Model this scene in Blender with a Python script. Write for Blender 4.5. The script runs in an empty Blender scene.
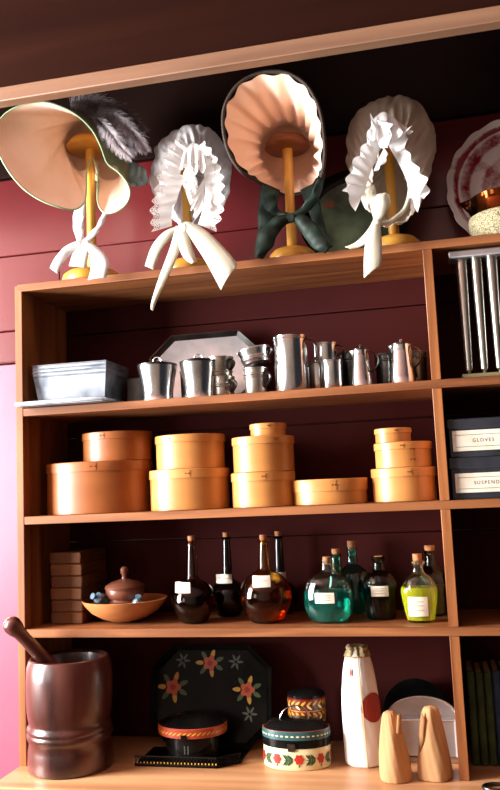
import bpy, math, random
from mathutils import Vector, Matrix, Euler, noise
random.seed(7)
PI = math.pi
S = bpy.context.scene
COL = S.collection

# ------------------------------------------------------------------ camera (recovered from the shelf geometry)
FPX = 819.54
CAM = Vector((1.0805, -1.97246, 0.6793))
CROT = Euler((1.68883, 0.0430332, 0.2255685), 'XYZ')
cd = bpy.data.cameras.new('camera')
cam = bpy.data.objects.new('camera', cd); COL.objects.link(cam)
cam.location = CAM; cam.rotation_euler = CROT
cd.sensor_fit = 'VERTICAL'; cd.sensor_height = 36; cd.lens = FPX * 36 / 790
cd.clip_start = 0.05
S.camera = cam
RM = CROT.to_matrix()

def at(px, py, y):
    """world point seen at a photo position, at real depth y"""
    d = RM @ Vector(((px - 250) / FPX, -(py - 395) / FPX, -1))
    return CAM + d * ((y - CAM.y) / d.y)

# ------------------------------------------------------------------ mesh accumulator
class MB:
    def __init__(s): s.v = []; s.f = []; s.m = []; s.uv = None
    def add(s, vs, fs, mi=0):
        o = len(s.v); s.v += [Vector(p) for p in vs]
        s.f += [tuple(i + o for i in f) for f in fs]; s.m += [mi] * len(fs); return s
    def box(s, a, b, mi=0, bev=0.0, M=None):
        x0, y0, z0 = a; x1, y1, z1 = b
        if bev <= 0:
            vs = [(x, y, z) for z in (z0, z1) for y in (y0, y1) for x in (x0, x1)]
            fs = [(0, 2, 3, 1), (4, 5, 7, 6), (0, 1, 5, 4), (2, 6, 7, 3), (0, 4, 6, 2), (1, 3, 7, 5)]
        else:
            e = bev; vs = []; idx = {}
            for ix, (x, sx) in enumerate(((x0, 1), (x1, -1))):
                for iy, (y, sy) in enumerate(((y0, 1), (y1, -1))):
                    for iz, (z, sz) in enumerate(((z0, 1), (z1, -1))):
                        for k in range(3):
                            p = [x + sx * e, y + sy * e, z + sz * e]; p[k] = (x, y, z)[k]
                            idx[(ix, iy, iz, k)] = len(vs); vs.append(tuple(p))
            fs = []
            for k in range(3):
                a1, a2 = [(1, 2), (2, 0), (0, 1)][k]
                for sd in (0, 1):
                    q = []
                    for (u, w) in ((0, 0), (1, 0), (1, 1), (0, 1)):
                        c = [0, 0, 0]; c[k] = sd; c[a1] = u; c[a2] = w; q.append(idx[(*c, k)])
                    fs.append(tuple(q if sd else q[::-1]))
            for k in range(3):
                a1, a2 = [(1, 2), (2, 0), (0, 1)][k]
                for u in (0, 1):
                    for w in (0, 1):
                        c0 = [0, 0, 0]; c0[a1] = u; c0[a2] = w; c1 = c0[:]; c1[k] = 1
                        q = [idx[(*c0, a1)], idx[(*c0, a2)], idx[(*c1, a2)], idx[(*c1, a1)]]
                        fs.append(tuple(q if (u + w) % 2 == 1 else q[::-1]))
            for ix in (0, 1):
                for iy in (0, 1):
                    for iz in (0, 1):
                        q = [idx[(ix, iy, iz, k)] for k in range(3)]
                        fs.append(tuple(q))
        if M: vs = [M @ Vector(p) for p in vs]
        return s.add(vs, fs, mi)
    def lathe(s, prof, n=48, c=(0, 0, 0), sx=1, sy=1, mi=0, fn=None, M=None):
        """prof: list of (r,z[,mat]); fn(theta,z,r)->r"""
        vs = []; fs = []; ms = []
        for p in prof:
            for k in range(n):
                t = 2 * PI * k / n
                r = p[0] if fn is None else fn(t, p[1], p[0])
                q = Vector((c[0] + r * math.cos(t) * sx, c[1] + r * math.sin(t) * sy, c[2] + p[1]))
                vs.append(M @ q if M else q)
        for i in range(len(prof) - 1):
            for k in range(n):
                fs.append((i * n + k, i * n + (k + 1) % n, (i + 1) * n + (k + 1) % n, (i + 1) * n + k))
                ms.append(prof[i][2] if len(prof[i]) > 2 else mi)
        if prof[0][0] > 1e-5: fs.append(tuple(range(n - 1, -1, -1))); ms.append(prof[0][2] if len(prof[0]) > 2 else mi)
        if prof[-1][0] > 1e-5: fs.append(tuple((len(prof) - 1) * n + k for k in range(n))); ms.append(prof[-1][2] if len(prof[-1]) > 2 else mi)
        o = len(s.v); s.v += vs; s.f += [tuple(i + o for i in f) for f in fs]; s.m += ms
        return s
    def tube(s, pts, r, n=8, mi=0, flat=1.0, closed=False):
        pts = [Vector(p) for p in pts]; L = len(pts); vs = []; fs = []
        rr = r if isinstance(r, (list, tuple)) else [r] * L
        up = None
        for i, p in enumerate(pts):
            if closed: d = pts[(i + 1) % L] - pts[i - 1]
            else: d = pts[min(i + 1, L - 1)] - pts[max(i - 1, 0)]
            d.normalize()
            if up is None:
                up = Vector((0, 0, 1)) if abs(d.z) < .9 else Vector((0, 1, 0))
            a = d.cross(up); a.normalize(); b = a.cross(d); b.normalize(); up = b
            for k in range(n):
                t = 2 * PI * k / n
                vs.append(p + a * math.cos(t) * rr[i] * flat + b * math.sin(t) * rr[i])
        R = L if closed else L - 1
        for i in range(R):
            j = (i + 1) % L
            for k in range(n):
                fs.append((i * n + k, i * n + (k + 1) % n, j * n + (k + 1) % n, j * n + k))
        if not closed:
            fs.append(tuple(range(n - 1, -1, -1))); fs.append(tuple((L - 1) * n + k for k in range(n)))
        return s.add(vs, fs, mi)
    def grid(s, rows, mi=0, closed=False, uv=None):
        n = len(rows[0]); vs = [p for r in rows for p in r]; fs = []
        for i in range(len(rows) - 1):
            for k in range(n if closed else n - 1):
                fs.append((i * n + k, i * n + (k + 1) % n, (i + 1) * n + (k + 1) % n, (i + 1) * n + k))
        if uv is not None:
            if s.uv is None: s.uv = [(0, 0, 0)] * len(s.v)
            s.uv += uv
        return s.add(vs, fs, mi)
    def prism(s, poly, z0, z1, mi=0, M=None):
        n = len(poly)
        vs = [(p[0], p[1], z0) for p in poly] + [(p[0], p[1], z1) for p in poly]
        fs = [tuple(range(n - 1, -1, -1)), tuple(range(n, 2 * n))] + [(k, (k + 1) % n, n + (k + 1) % n, n + k) for k in range(n)]
        if M: vs = [M @ Vector(p) for p in vs]
        return s.add(vs, fs, mi)

def build(name, mb, mats, parent=None, solid=0, off=0, rimmat=0, matoff=0, smooth=True, ang=40, world=False):
    me = bpy.data.meshes.new(name)
    vs = mb.v
    if world and parent is not None: 
        Mi = parent.matrix_basis.inverted(); vs = [Mi @ p for p in vs]
    me.from_pydata([tuple(p) for p in vs], [], mb.f)
    if not isinstance(mats, (list, tuple)): mats = [mats]
    for m in mats: me.materials.append(m)
    me.polygons.foreach_set('material_index', mb.m)
    if mb.uv:
        a = me.attributes.new('st', 'FLOAT_VECTOR', 'POINT')
        a.data.foreach_set('vector', [c for q in mb.uv for c in q])
    me.validate(clean_customdata=False); me.update()
    if smooth:
        me.polygons.foreach_set('use_smooth', [True] * len(me.polygons))
        me.set_sharp_from_angle(angle=math.radians(ang))
    o = bpy.data.objects.new(name, me); COL.objects.link(o)
    if parent is not None: o.parent = parent
    if solid:
        md = o.modifiers.new('thickness', 'SOLIDIFY'); md.thickness = solid; md.offset = off
        md.material_offset = matoff; md.material_offset_rim = rimmat
    return o

def thing(name, label, cat, loc=(0, 0, 0), rotz=0, group=None):
    o = bpy.data.objects.new(name, None); COL.objects.link(o)
    o.location = loc; o.rotation_euler = (0, 0, rotz); o.empty_display_size = .05
    o['label'] = label; o['category'] = cat
    if group: o['group'] = group
    return o
def tag(o, label, cat, group=None):
    o['label'] = label; o['category'] = cat
    if group: o['group'] = group
    return o
def struct(o): o['kind'] = 'structure'; return o
def clone(t, loc, rotz, label, group=None):
    r = t.copy(); COL.objects.link(r); r.location = loc; r.rotation_euler = (0, 0, rotz); r['label'] = label
    if group: r['group'] = group
    for ch in list(t.children):
        c = ch.copy(); COL.objects.link(c); c.parent = r
        for g in list(ch.children):
            d = g.copy(); COL.objects.link(d); d.parent = c
    return r

# ------------------------------------------------------------------ curves
def cr(pts, n, closed=False):
    """Catmull-Rom resampled to n points by arc length"""
    P = [Vector(p) for p in pts]; L = len(P); out = []
    R = L if closed else L - 1
    for i in range(R):
        if closed: a, b, c, d = P[i - 1], P[i], P[(i + 1) % L], P[(i + 2) % L]
        else: a, b, c, d = P[max(i - 1, 0)], P[i], P[i + 1], P[min(i + 2, L - 1)]
        for k in range(12):
            t = k / 12
            out.append(0.5 * ((2 * b) + (c - a) * t + (2 * a - 5 * b + 4 * c - d) * t * t + (3 * b - a - 3 * c + d) * t ** 3))
    out.append(P[0].copy() if closed else P[-1].copy())
    ds = [0]
    for i in range(1, len(out)): ds.append(ds[-1] + (out[i] - out[i - 1]).length)
    res = []; j = 0; m = n if closed else n - 1
    for k in range(n):
        t = ds[-1] * k / m
        while j < len(ds) - 2 and ds[j + 1] < t: j += 1
        u = (t - ds[j]) / max(ds[j + 1] - ds[j], 1e-9)
        res.append(out[j].lerp(out[j + 1], u))
    return res
def atl(l): return [at(*p) for p in l]
def loft(loops, n, steps, disp=None, tip=None):
    """loops: list of closed lists of points; rows interpolated with Catmull-Rom across loops"""
    Ls = [cr(l, n, True) for l in loops]
    if tip is not None: Ls.append([Vector(tip)] * n)
    cen = [sum(l, Vector()) / n for l in Ls]
    rows = []
    K = len(Ls)
    for i in range(K - 1):
        for s in range(steps):
            t = s / steps; row = []
            for k in range(n):
                a = Ls[max(i - 1, 0)][k]; b = Ls[i][k]; c = Ls[i + 1][k]; d = Ls[min(i + 2, K - 1)][k]
                p = 0.5 * ((2 * b) + (c - a) * t + (2 * a - 5 * b + 4 * c - d) * t * t + (3 * b - a - 3 * c + d) * t ** 3)
                if disp:
                    ctr = cen[i].lerp(cen[i + 1], t)
                    q = (p - ctr)
                    if q.length > 1e-6: p = p + disp(2 * PI * k / n, i + t, q.normalized())
                row.append(p)
            rows.append(row)
    rows.append(Ls[-1])
    return rows
def strip(A, B, n=28, m=6, bow=0.004, wav=0.0, k=3):
    """cloth strip between two traced edges"""
    a = cr(atl(A), n); b = cr(atl(B), n); rows = []
    for i in range(n):
        r = []
        for j in range(m + 1):
            t = j / m; p = a[i].lerp(b[i], t)
            p.y += -bow * math.sin(PI * t) + wav * math.sin(k * 2 * PI * i / n + 2.5 * t)
            r.append(p)
        rows.append(r)
    return rows
def frill(A, B, n, waves, amp, m=8, ph=0, tang=.6):
    a = cr(atl(A), n); b = cr(atl(B), n); rows = []; uv = []
    rnd = [random.uniform(-.5, .5) for _ in range(int(waves) + 3)]
    LEN = sum((b[i + 1] - b[i]).length for i in range(n - 1)); lam = LEN / waves / (2 * PI)
    for i in range(n):
        r = []; u = i / (n - 1) * waves; w = rnd[int(u)] * (1 - u % 1) + rnd[int(u) + 1] * (u % 1)
        f = 2 * PI * u + ph + w * 1.6
        T = (b[min(i + 1, n - 1)] - b[max(i - 1, 0)]).normalized()
        for j in range(m + 1):
            s = j / m; p = a[i].lerp(b[i], s)
            e = s ** 1.2
            sd = (b[i] - a[i])
            p = p + Vector((0, -1, 0)) * amp * .8 * e * (math.sin(f) + .4 + w * .4) + T * lam * (.75 + w * .2) * e * math.sin(f) + sd * (.09 + w * .04) * e * math.cos(f)
            r.append(p); uv.append((u, s, 0))
        rows.append(r)
    return rows, uv

# ------------------------------------------------------------------ materials
def srgb(r, g, b):
    f = lambda c: (c / 255 / 12.92) if c <= 10 else ((c / 255 + .055) / 1.055) ** 2.4
    return (f(r), f(g), f(b), 1)
def mat(name, col, rough=.5, metal=0, **kw):
    m = bpy.data.materials.new(name); m.use_nodes = True
    nt = m.node_tree; b = nt.nodes['Principled BSDF']
    b.inputs['Base Color'].default_value = col; b.inputs['Roughness'].default_value = rough; b.inputs['Metallic'].default_value = metal
    for k, v in kw.items(): b.inputs[k].default_value = v
    return m
def nodes(m): return m.node_tree.nodes, m.node_tree.links, m.node_tree.nodes['Principled BSDF']
def noisy(m, c1, c2, scale=(1, 1, 1), nscale=5, detail=6, lo=.35, hi=.65, bump=0.0, coord='Object', bscale=None, rlo=None, rhi=None, dist=0):
    N, L, b = nodes(m)
    tc = N.new('ShaderNodeTexCoord'); oi = N.new('ShaderNodeObjectInfo')
    ad = N.new('ShaderNodeVectorMath'); ad.operation = 'ADD'
    mu = N.new('ShaderNodeMath'); mu.operation = 'MULTIPLY'; mu.inputs[1].default_value = 7.3
    L.new(oi.outputs['Random'], mu.inputs[0]); L.new(tc.outputs[coord], ad.inputs[0]); L.new(mu.outputs[0], ad.inputs[1])
    mp = N.new('ShaderNodeMapping'); mp.inputs['Scale'].default_value = scale
    L.new(ad.outputs[0], mp.inputs['Vector'])
    nz = N.new('ShaderNodeTexNoise'); nz.inputs['Scale'].default_value = nscale; nz.inputs['Detail'].default_value = detail; nz.inputs['Distortion'].default_value = dist
    L.new(mp.outputs[0], nz.inputs['Vector'])
    r = N.new('ShaderNodeValToRGB'); r.color_ramp.elements[0].position = lo; r.color_ramp.elements[1].position = hi
    r.color_ramp.elements[0].color = c1; r.color_ramp.elements[1].color = c2
    L.new(nz.outputs['Fac'], r.inputs[0]); L.new(r.outputs[0], b.inputs['Base Color'])
    if rlo is not None:
        mr = N.new('ShaderNodeMapRange'); mr.inputs['From Min'].default_value = lo; mr.inputs['From Max'].default_value = hi
        mr.inputs['To Min'].default_value = rlo; mr.inputs['To Max'].default_value = rhi
        L.new(nz.outputs['Fac'], mr.inputs[0]); L.new(mr.outputs[0], b.inputs['Roughness'])
    if bump:
        bp = N.new('ShaderNodeBump'); bp.inputs['Strength'].default_value = bump; bp.inputs['Distance'].default_value = .002
        if bscale:
            n2 = N.new('ShaderNodeTexNoise'); n2.inputs['Scale'].default_value = bscale; n2.inputs['Detail'].default_value = 4
            L.new(mp.outputs[0], n2.inputs['Vector']); L.new(n2.outputs['Fac'], bp.inputs['Height'])
        else: L.new(nz.outputs['Fac'], bp.inputs['Height'])
        L.new(bp.outputs[0], b.inputs['Normal'])
    return m
def wood(name, c1, c2, axis=0, fine=26, rough=.45, bump=.15, **kw):
    sc = [1, 1, 1]; sc[axis] = .07
    m = mat(name, c1, rough, **kw)
    return noisy(m, c1, c2, tuple(sc), fine, 8, .3, .7, bump, dist=.6)

M = {}
M['shelf'] = wood('shelf_pine', srgb(104, 58, 30), srgb(160, 102, 60), 0, 30, .42)
M['upright'] = wood('upright_pine', srgb(112, 60, 28), srgb(176, 112, 62), 2, 30, .45)
M['counter'] = wood('counter_wood', srgb(168, 118, 78), srgb(204, 156, 112), 0, 18, .38)
M['fascia'] = wood('beam_dark', srgb(30, 14, 10), srgb(46, 23, 16), 0, 9, .7, .15, **{'Specular IOR Level': .02})
M['trim'] = wood('trim_light', srgb(112, 80, 60), srgb(146, 110, 84), 0, 14, .5)
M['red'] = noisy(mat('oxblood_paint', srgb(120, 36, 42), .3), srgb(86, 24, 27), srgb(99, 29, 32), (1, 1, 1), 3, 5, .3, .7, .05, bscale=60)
M['upshade'] = noisy(mat('upper_board_shaded', srgb(50, 30, 27), .7, 0, **{'Specular IOR Level': .04}), srgb(24, 13, 11), srgb(32, 18, 15), (1, 1, 1), 3)  # shade above the beam put into the colour, hence near black
M['redshade'] = noisy(mat('shaded_oxblood_paint', srgb(70, 28, 32), .8, 0, **{'Specular IOR Level': .06}), srgb(60, 24, 23), srgb(68, 28, 26), (1, 1, 1), 3, 5, .3, .7, .05, bscale=60)  # darkened copy of the red: shade inside the shelving put into the paint
M['pinkglare'] = noisy(mat('pink_glare_paint', srgb(190, 96, 112), .3), srgb(146, 80, 100), srgb(156, 88, 108), (1, 1, 1), 3, 5, .3, .7, .05, bscale=60)  # pinker than the red boards: window glare put into the base colour
for k in ('red', 'pinkglare'):
    bb = M[k].node_tree.nodes['Principled BSDF']; bb.inputs['Coat Weight'].default_value = .35 if k == 'red' else .7; bb.inputs['Coat Roughness'].default_value = .22
M['plaster'] = noisy(mat('cream_plaster', srgb(130, 118, 105), .8), srgb(120, 108, 95), srgb(140, 126, 112), (1, 1, 1), 2)
M['floor'] = wood('floor_boards', srgb(76, 46, 28), srgb(106, 68, 42), 0, 6, .4)
M['box'] = wood('bandbox_wood', srgb(176, 114, 56), srgb(202, 140, 76), 0, 9, .36, .05)
M['boxshade'] = wood('bandbox_wood_shaded', srgb(136, 74, 28), srgb(160, 92, 42), 0, 9, .4, .05)  # darker copy of the bandbox wood, with the left end's shade in its colour
M['boxlid'] = wood('bandbox_lid', srgb(180, 118, 58), srgb(206, 144, 80), 0, 9, .36, .05)
M['tack'] = mat('copper_tack', srgb(90, 45, 20), .4, .8)
M['brick'] = wood('old_case_wood', srgb(80, 46, 20), srgb(114, 70, 34), 0, 20, .6, .15, **{'Specular IOR Level': .25})
M['bowl'] = wood('bowl_wood', srgb(182, 112, 62), srgb(212, 144, 88), 0, 18, .35)
M['jar'] = wood('jar_wood', srgb(84, 46, 32), srgb(120, 72, 54), 0, 20, .3)
M['mortar'] = noisy(mat('mortar_wood', srgb(70, 30, 24), .3), srgb(38, 16, 14), srgb(104, 52, 40), (1, 1, .25), 14, 8, .3, .72, .35, rlo=.25, rhi=.42)
M['mortar'].node_tree.nodes['Principled BSDF'].inputs['Coat Weight'].default_value = .7; M['mortar'].node_tree.nodes['Principled BSDF'].inputs['Coat Roughness'].default_value = .25
M['stand'] = wood('stand_wood', srgb(188, 132, 44), srgb(214, 160, 66), 2, 16, .3, .03)
M['standdark'] = wood('stand_wood_dark', srgb(96, 52, 24), srgb(124, 70, 36), 0, 16, .35, .03)
M['tin'] = noisy(mat('tinplate', (.7, .7, .7, 1), .2, 1), (.30, .29, .27, 1), (.86, .87, .88, 1), (1, 1, .6), 14, 8, .28, .55, .08, rlo=.34, rhi=.16)
M['pan'] = noisy(mat('grey_pan_tin', (.5, .5, .5, 1), .42, .85), (.14, .16, .19, 1), (.42, .47, .53, 1), (1, 1, 1), 12, 7, .36, .62, .15, rlo=.55, rhi=.36)
M['tinold'] = noisy(mat('tinplate_old', (.6, .58, .52, 1), .3, 1), (.25, .22, .18, 1), (.72, .70, .64, 1), (1, 1, .6), 16, 8, .3, .6, .1, rlo=.45, rhi=.24)
M['tinmat'] = noisy(mat('tinplate_dull', (.7, .74, .78, 1), .42, .9), (.38, .40, .42, 1), (.68, .71, .74, 1), (1, 1, 1), 9, 6, .35, .62, .12, rlo=.5, rhi=.33)
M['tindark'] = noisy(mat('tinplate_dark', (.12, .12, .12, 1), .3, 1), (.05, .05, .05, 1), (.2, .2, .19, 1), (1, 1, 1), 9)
M['mould'] = noisy(mat('mould_tin', (.6, .62, .56, 1), .3, 1), (.42, .42, .36, 1), (.74, .75, .68, 1), (1, 1, .3), 12)
M['brass'] = mat('mould_cap', srgb(170, 165, 125), .4, .6)
M['black'] = noisy(mat('black_japan', (.01, .01, .01, 1), .3, 0, **{'Specular IOR Level': .12}), (.003, .003, .003, 1), (.009, .008, .007, 1), (1, 1, 1), 12, rlo=.10, rhi=.2)
M['blackbox'] = noisy(mat('black_card', (.012, .014, .02, 1), .45), (.010, .012, .018, 1), (.022, .025, .034, 1), (1, 1, 1), 20)
M['label'] = noisy(mat('label_paper', srgb(226, 218, 200), .7), srgb(216, 206, 184), srgb(232, 226, 210), (1, 1, 1), 30)
M['ink'] = mat('ink', srgb(40, 38, 36), .7)
M['cork'] = noisy(mat('cork', srgb(170, 110, 70), .8), srgb(140, 86, 50), srgb(190, 130, 86), (1, 1, 1), 180)
M['red_p'] = mat('paint_red', srgb(170, 40, 28), .4)
M['orange_p'] = mat('paint_orange', srgb(196, 92, 52), .4)
M['gold_p'] = mat('paint_gold', srgb(206, 160, 50), .4)
M['green_p'] = mat('paint_green', srgb(66, 92, 48), .4)
M['dgreen_p'] = mat('paint_dark_green', srgb(28, 62, 44), .4)
M['cream_p'] = mat('paint_cream', srgb(222, 208, 160), .4)
M['blue_p'] = mat('paint_blue_green', srgb(44, 82, 84), .35)
M['redcan'] = noisy(mat('canister_red', srgb(120, 22, 18), .35), srgb(104, 18, 16), srgb(132, 28, 22), (1, 1, 1), 12)
M['peach'] = noisy(mat('peach_silk', srgb(236, 194, 160), .38), srgb(240, 204, 174), srgb(250, 220, 198), (1, 1, 1), 8, **{})
M['salmon'] = noisy(mat('salmon_satin', srgb(240, 180, 142), .34), srgb(250, 206, 176), srgb(254, 220, 196), (1, 1, 1), 8)
for k in ('peach', 'salmon'):
    nodes(M[k])[2].inputs['Sheen Weight'].default_value = .3
M['velvet'] = noisy(mat('black_velvet', (.012, .009, .008, 1), .9), (.008, .006, .005, 1), (.03, .02, .014, 1), (1, 1, 1), 160)
M['braid'] = noisy(mat('brown_braid', srgb(40, 28, 20), .8), srgb(20, 14, 10), srgb(66, 48, 36), (1, 1, 1), 260)
M['sage'] = noisy(mat('sage_silk', srgb(128, 136, 88), .5), srgb(134, 142, 90), srgb(168, 174, 124), (1, 1, 1), 20)
M['sageedge'] = mat('pale_green_piping', srgb(150, 182, 140), .6)
M['dgreen'] = noisy(mat('dark_green_ribbon', srgb(18, 42, 32), .6, 0, **{'Specular IOR Level': .3}), srgb(10, 26, 20), srgb(20, 44, 34), (1, 1, 1), 20)
M['pblue'] = noisy(mat('pale_blue_silk', srgb(150, 176, 178), .5), srgb(132, 160, 164), srgb(166, 190, 190), (1, 1, 1), 20)
M['plume'] = noisy(mat('grey_plume', srgb(132, 122, 128), .8), srgb(140, 130, 138), srgb(206, 198, 202), (1, 1, 1), 30)
M['plumedark'] = noisy(mat('dark_plume', srgb(90, 80, 86), .8), srgb(140, 130, 136), srgb(196, 186, 190), (1, 1, 1), 30)
def cloth(name, c, trans=.25, lace=False):
    m = mat(name, c, .8); N, L, b = nodes(m)
    tl = N.new('ShaderNodeBsdfTranslucent'); tl.inputs[0].default_value = c
    mx = N.new('ShaderNodeMixShader'); mx.inputs[0].default_value = trans
    out = N['Material Output']
    L.new(b.outputs[0], mx.inputs[1]); L.new(tl.outputs[0], mx.inputs[2]); L.new(mx.outputs[0], out.inputs[0])
    tc = N.new('ShaderNodeTexCoord'); nz = N.new('ShaderNodeTexNoise'); nz.inputs['Scale'].default_value = 90
    bp = N.new('ShaderNodeBump'); bp.inputs['Strength'].default_value = .25; bp.inputs['Distance'].default_value = .002
    L.new(tc.outputs['Object'], nz.inputs[0]); L.new(nz.outputs['Fac'], bp.inputs['Height']); L.new(bp.outputs[0], b.inputs['Normal'])
    if lace:
        # eyelet holes near the free edge of the frill (attribute st: x along, y across)
        a = N.new('ShaderNodeAttribute'); a.attribute_name = 'st'
        mp = N.new('ShaderNodeMapping'); mp.inputs['Scale'].default_value = (7, 9, 1); L.new(a.outputs['Vector'], mp.inputs[0])
        vo = N.new('ShaderNodeTexVoronoi'); vo.inputs['Scale'].default_value = 1; vo.inputs['Randomness'].default_value = .35
        L.new(mp.outputs[0], vo.inputs['Vector'])
        lt = N.new('ShaderNodeMath'); lt.operation = 'LESS_THAN'; lt.inputs[1].default_value = .33; L.new(vo.outputs['Distance'], lt.inputs[0])
        sp = N.new('ShaderNodeSeparateXYZ'); L.new(a.outputs['Vector'], sp.inputs[0])
        g = N.new('ShaderNodeMath'); g.operation = 'GREATER_THAN'; g.inputs[1].default_value = .62; L.new(sp.outputs['Y'], g.inputs[0])
        h = N.new('ShaderNodeMath'); h.operation = 'MULTIPLY'; L.new(lt.outputs[0], h.inputs[0]); L.new(g.outputs[0], h.inputs[1])
        tr = N.new('ShaderNodeBsdfTransparent'); m2 = N.new('ShaderNodeMixShader')
        L.new(h.outputs[0], m2.inputs[0]); L.new(mx.outputs[0], m2.inputs[1]); L.new(tr.outputs[0], m2.inputs[2]); L.new(m2.outputs[0], out.inputs[0])
    return m
M['lawn'] = cloth('white_lawn', srgb(206, 204, 206), .35)
M['lawnwarm'] = cloth('ivory_lawn', srgb(206, 192, 176), .35)
M['white'] = cloth('white_muslin', srgb(236, 236, 236), .25)
M['lace'] = cloth('eyelet_lace', srgb(236, 236, 234), .25, True)
M['ivory'] = cloth('ivory_ribbon', srgb(226, 226, 206), .25)
M['paperw'] = noisy(mat('sugar_paper', srgb(228, 228, 226), .75), srgb(216, 212, 204), srgb(238, 238, 238), (1, 1, .4), 16, 6, .3, .7, .6, bscale=30)
M['paperb'] = cloth('tan_paper', srgb(206, 158, 108), .3)
M['seal'] = mat('red_seal', srgb(146, 40, 32), .6)
M['twine'] = mat('twine', srgb(180, 140, 84), .8)
M['sand'] = noisy(mat('sanded_glaze', srgb(190, 176, 130), .8), srgb(96, 86, 58), srgb(186, 176, 138), (1, 1, 1), 330, 2, .38, .6, .6)
M['lustre'] = mat('copper_lustre', srgb(110, 52, 22), .12, 1)
M['bookg'] = noisy(mat('green_book_cloth', srgb(48, 66, 26), .7), srgb(40, 56, 22), srgb(56, 76, 32), (1, 1, 1), 40)
M['bookb'] = noisy(mat('blue_book_cloth', srgb(24, 52, 84), .7), srgb(20, 44, 72), srgb(30, 62, 98), (1, 1, 1), 40)
M['pages'] = mat('page_block', srgb(196, 180, 146), .8)
M['cloth_dg'] = noisy(mat('dark_green_wool', srgb(30, 44, 38), .9), srgb(22, 34, 30), srgb(36, 54, 46), (1, 1, 1), 30)
def glass(name, c, rough=.03, ior=1.45, tw=1.0):
    m = mat(name, c, rough, 0, **{'Transmission Weight': tw, 'IOR': ior}); return m
M['g_clear'] = glass('glass_pale', (.80, .93, .90, 1))
M['g_teal'] = glass('glass_teal', (.22, .62, .55, 1))
M['g_dark'] = glass('glass_dark', (.50, .26, .20, 1))
M['g_black'] = glass('glass_black', (.04, .035, .035, 1))
M['g_amber'] = glass('glass_amber', (.85, .60, .22, 1))
M['g_olive'] = glass('glass_olive', (.10, .13, .07, 1))
M['l_teal'] = glass('liquid_teal', (.03, .66, .52, 1), 0, 1.33, .88)
M['l_red'] = glass('liquid_claret', (.16, .015, .01, 1), 0, 1.33)
M['l_amber'] = glass('liquid_amber', (.62, .12, .02, 1), 0, 1.33)
M['l_yellow'] = glass('liquid_yellow', (.92, .84, .02, 1), 0, 1.33, .5)
M['l_brown'] = glass('liquid_brown', (.20, .06, .02, 1), 0, 1.33)

# transferware: white glaze, crimson transfer pattern laid out by radius (object xy)
def plate_mat():
    m = mat('red_transferware', srgb(232, 226, 222), .12); N, L, b = nodes(m)
    tc = N.new('ShaderNodeTexCoord'); ln = N.new('ShaderNodeVectorMath'); ln.operation = 'LENGTH'
    sp = N.new('ShaderNodeSeparateXYZ'); L.new(tc.outputs['Object'], sp.inputs[0])
    cb = N.new('ShaderNodeCombineXYZ'); L.new(sp.outputs['X'], cb.inputs[0]); L.new(sp.outputs['Y'], cb.inputs[1]); L.new(cb.outputs[0], ln.inputs[0])
    nz = N.new('ShaderNodeTexNoise'); nz.inputs['Scale'].default_value = 26; nz.inputs['Detail'].default_value = 9; nz.inputs['Roughness'].default_value = .7
    L.new(tc.outputs['Object'], nz.inputs[0])
    n2 = N.new('ShaderNodeTexNoise'); n2.inputs['Scale'].default_value = 9; n2.inputs['Detail'].default_value = 2; L.new(tc.outputs['Object'], n2.inputs[0])
    band = N.new('ShaderNodeValToRGB'); e = band.color_ramp.elements
    e[0].position = 0; e[0].color = (.42, .42, .42, 1); e[1].position = 1; e[1].color = (0, 0, 0, 1)
    for p, v in ((.50, .42), (.55, .04), (.66, .04), (.70, .55), (.80, .50), (.835, .16), (.86, .9), (.90, .75), (.93, .30), (.955, .0)):
        q = e.new(p); q.color = (v, v, v, 1)
    sc = N.new('ShaderNodeMath'); sc.operation = 'DIVIDE'; sc.inputs[1].default_value = .190; L.new(ln.outputs['Value'], sc.inputs[0]); L.new(sc.outputs[0], band.inputs[0])
    a = N.new('ShaderNodeMath'); a.operation = 'ADD'; L.new(nz.outputs['Fac'], a.inputs[0]); L.new(n2.outputs['Fac'], a.inputs[1])
    a2 = N.new('ShaderNodeMath'); a2.operation = 'MULTIPLY_ADD'; L.new(band.outputs[0], a2.inputs[0]); a2.inputs[1].default_value = .62; L.new(a.outputs[0], a2.inputs[2])
    rp = N.new('ShaderNodeValToRGB'); rp.color_ramp.elements[0].position = 1.16 / 2; rp.color_ramp.elements[1].position = 1.44 / 2
    rp.color_ramp.elements[0].color = srgb(246, 242, 240); rp.color_ramp.elements[1].color = srgb(150, 26, 52)
    hf = N.new('ShaderNodeMath'); hf.operation = 'MULTIPLY'; hf.inputs[1].default_value = .5; L.new(a2.outputs[0], hf.inputs[0]); L.new(hf.outputs[0], rp.inputs[0])
    L.new(rp.outputs[0], b.inputs['Base Color']); return m
M['plate'] = plate_mat()

# ------------------------------------------------------------------ the built-in shelving
Z1, Z2, Z3, Z4, ZC = 1.2627, .9245, .6409, .3539, .0179
TH = .0202; D = .273; W = 1.08; UT = .0215; XR = 1.95
for nm, z, lab in (('cabinet_shelf', Z1, 'topmost brown wooden shelf board, holding the bonnets'), ('cabinet_shelf', Z2, 'brown wooden shelf board under the row of tin mugs'),
               ('cabinet_shelf', Z3, 'brown wooden shelf board under the round bandboxes'), ('cabinet_shelf', Z4, 'brown wooden shelf board under the glass bottles')):
    b = MB(); b.box((UT if z < Z1 else .007, 0, z - TH), (XR, D, z), 0, .0012)
    tag(build(nm, b, M['shelf']), lab, 'shelf', 'boards of the built-in shelving')
b = MB(); b.box((0, .0006, ZC), (UT - .0008, D, Z1 - .004), 0, .0015)
tag(build('cabinet_upright', b, M['upright']), 'left end upright of the wooden shelving, beside the pink wall', 'shelf upright')
b = MB()
for z0, z1 in ((ZC, Z4 - TH), (Z4, Z3 - TH), (Z3, Z2 - TH), (Z2, Z1 - TH)):
    b.box((W, .0006, z0), (W + UT + .001, D, z1), 0, .0012)
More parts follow.
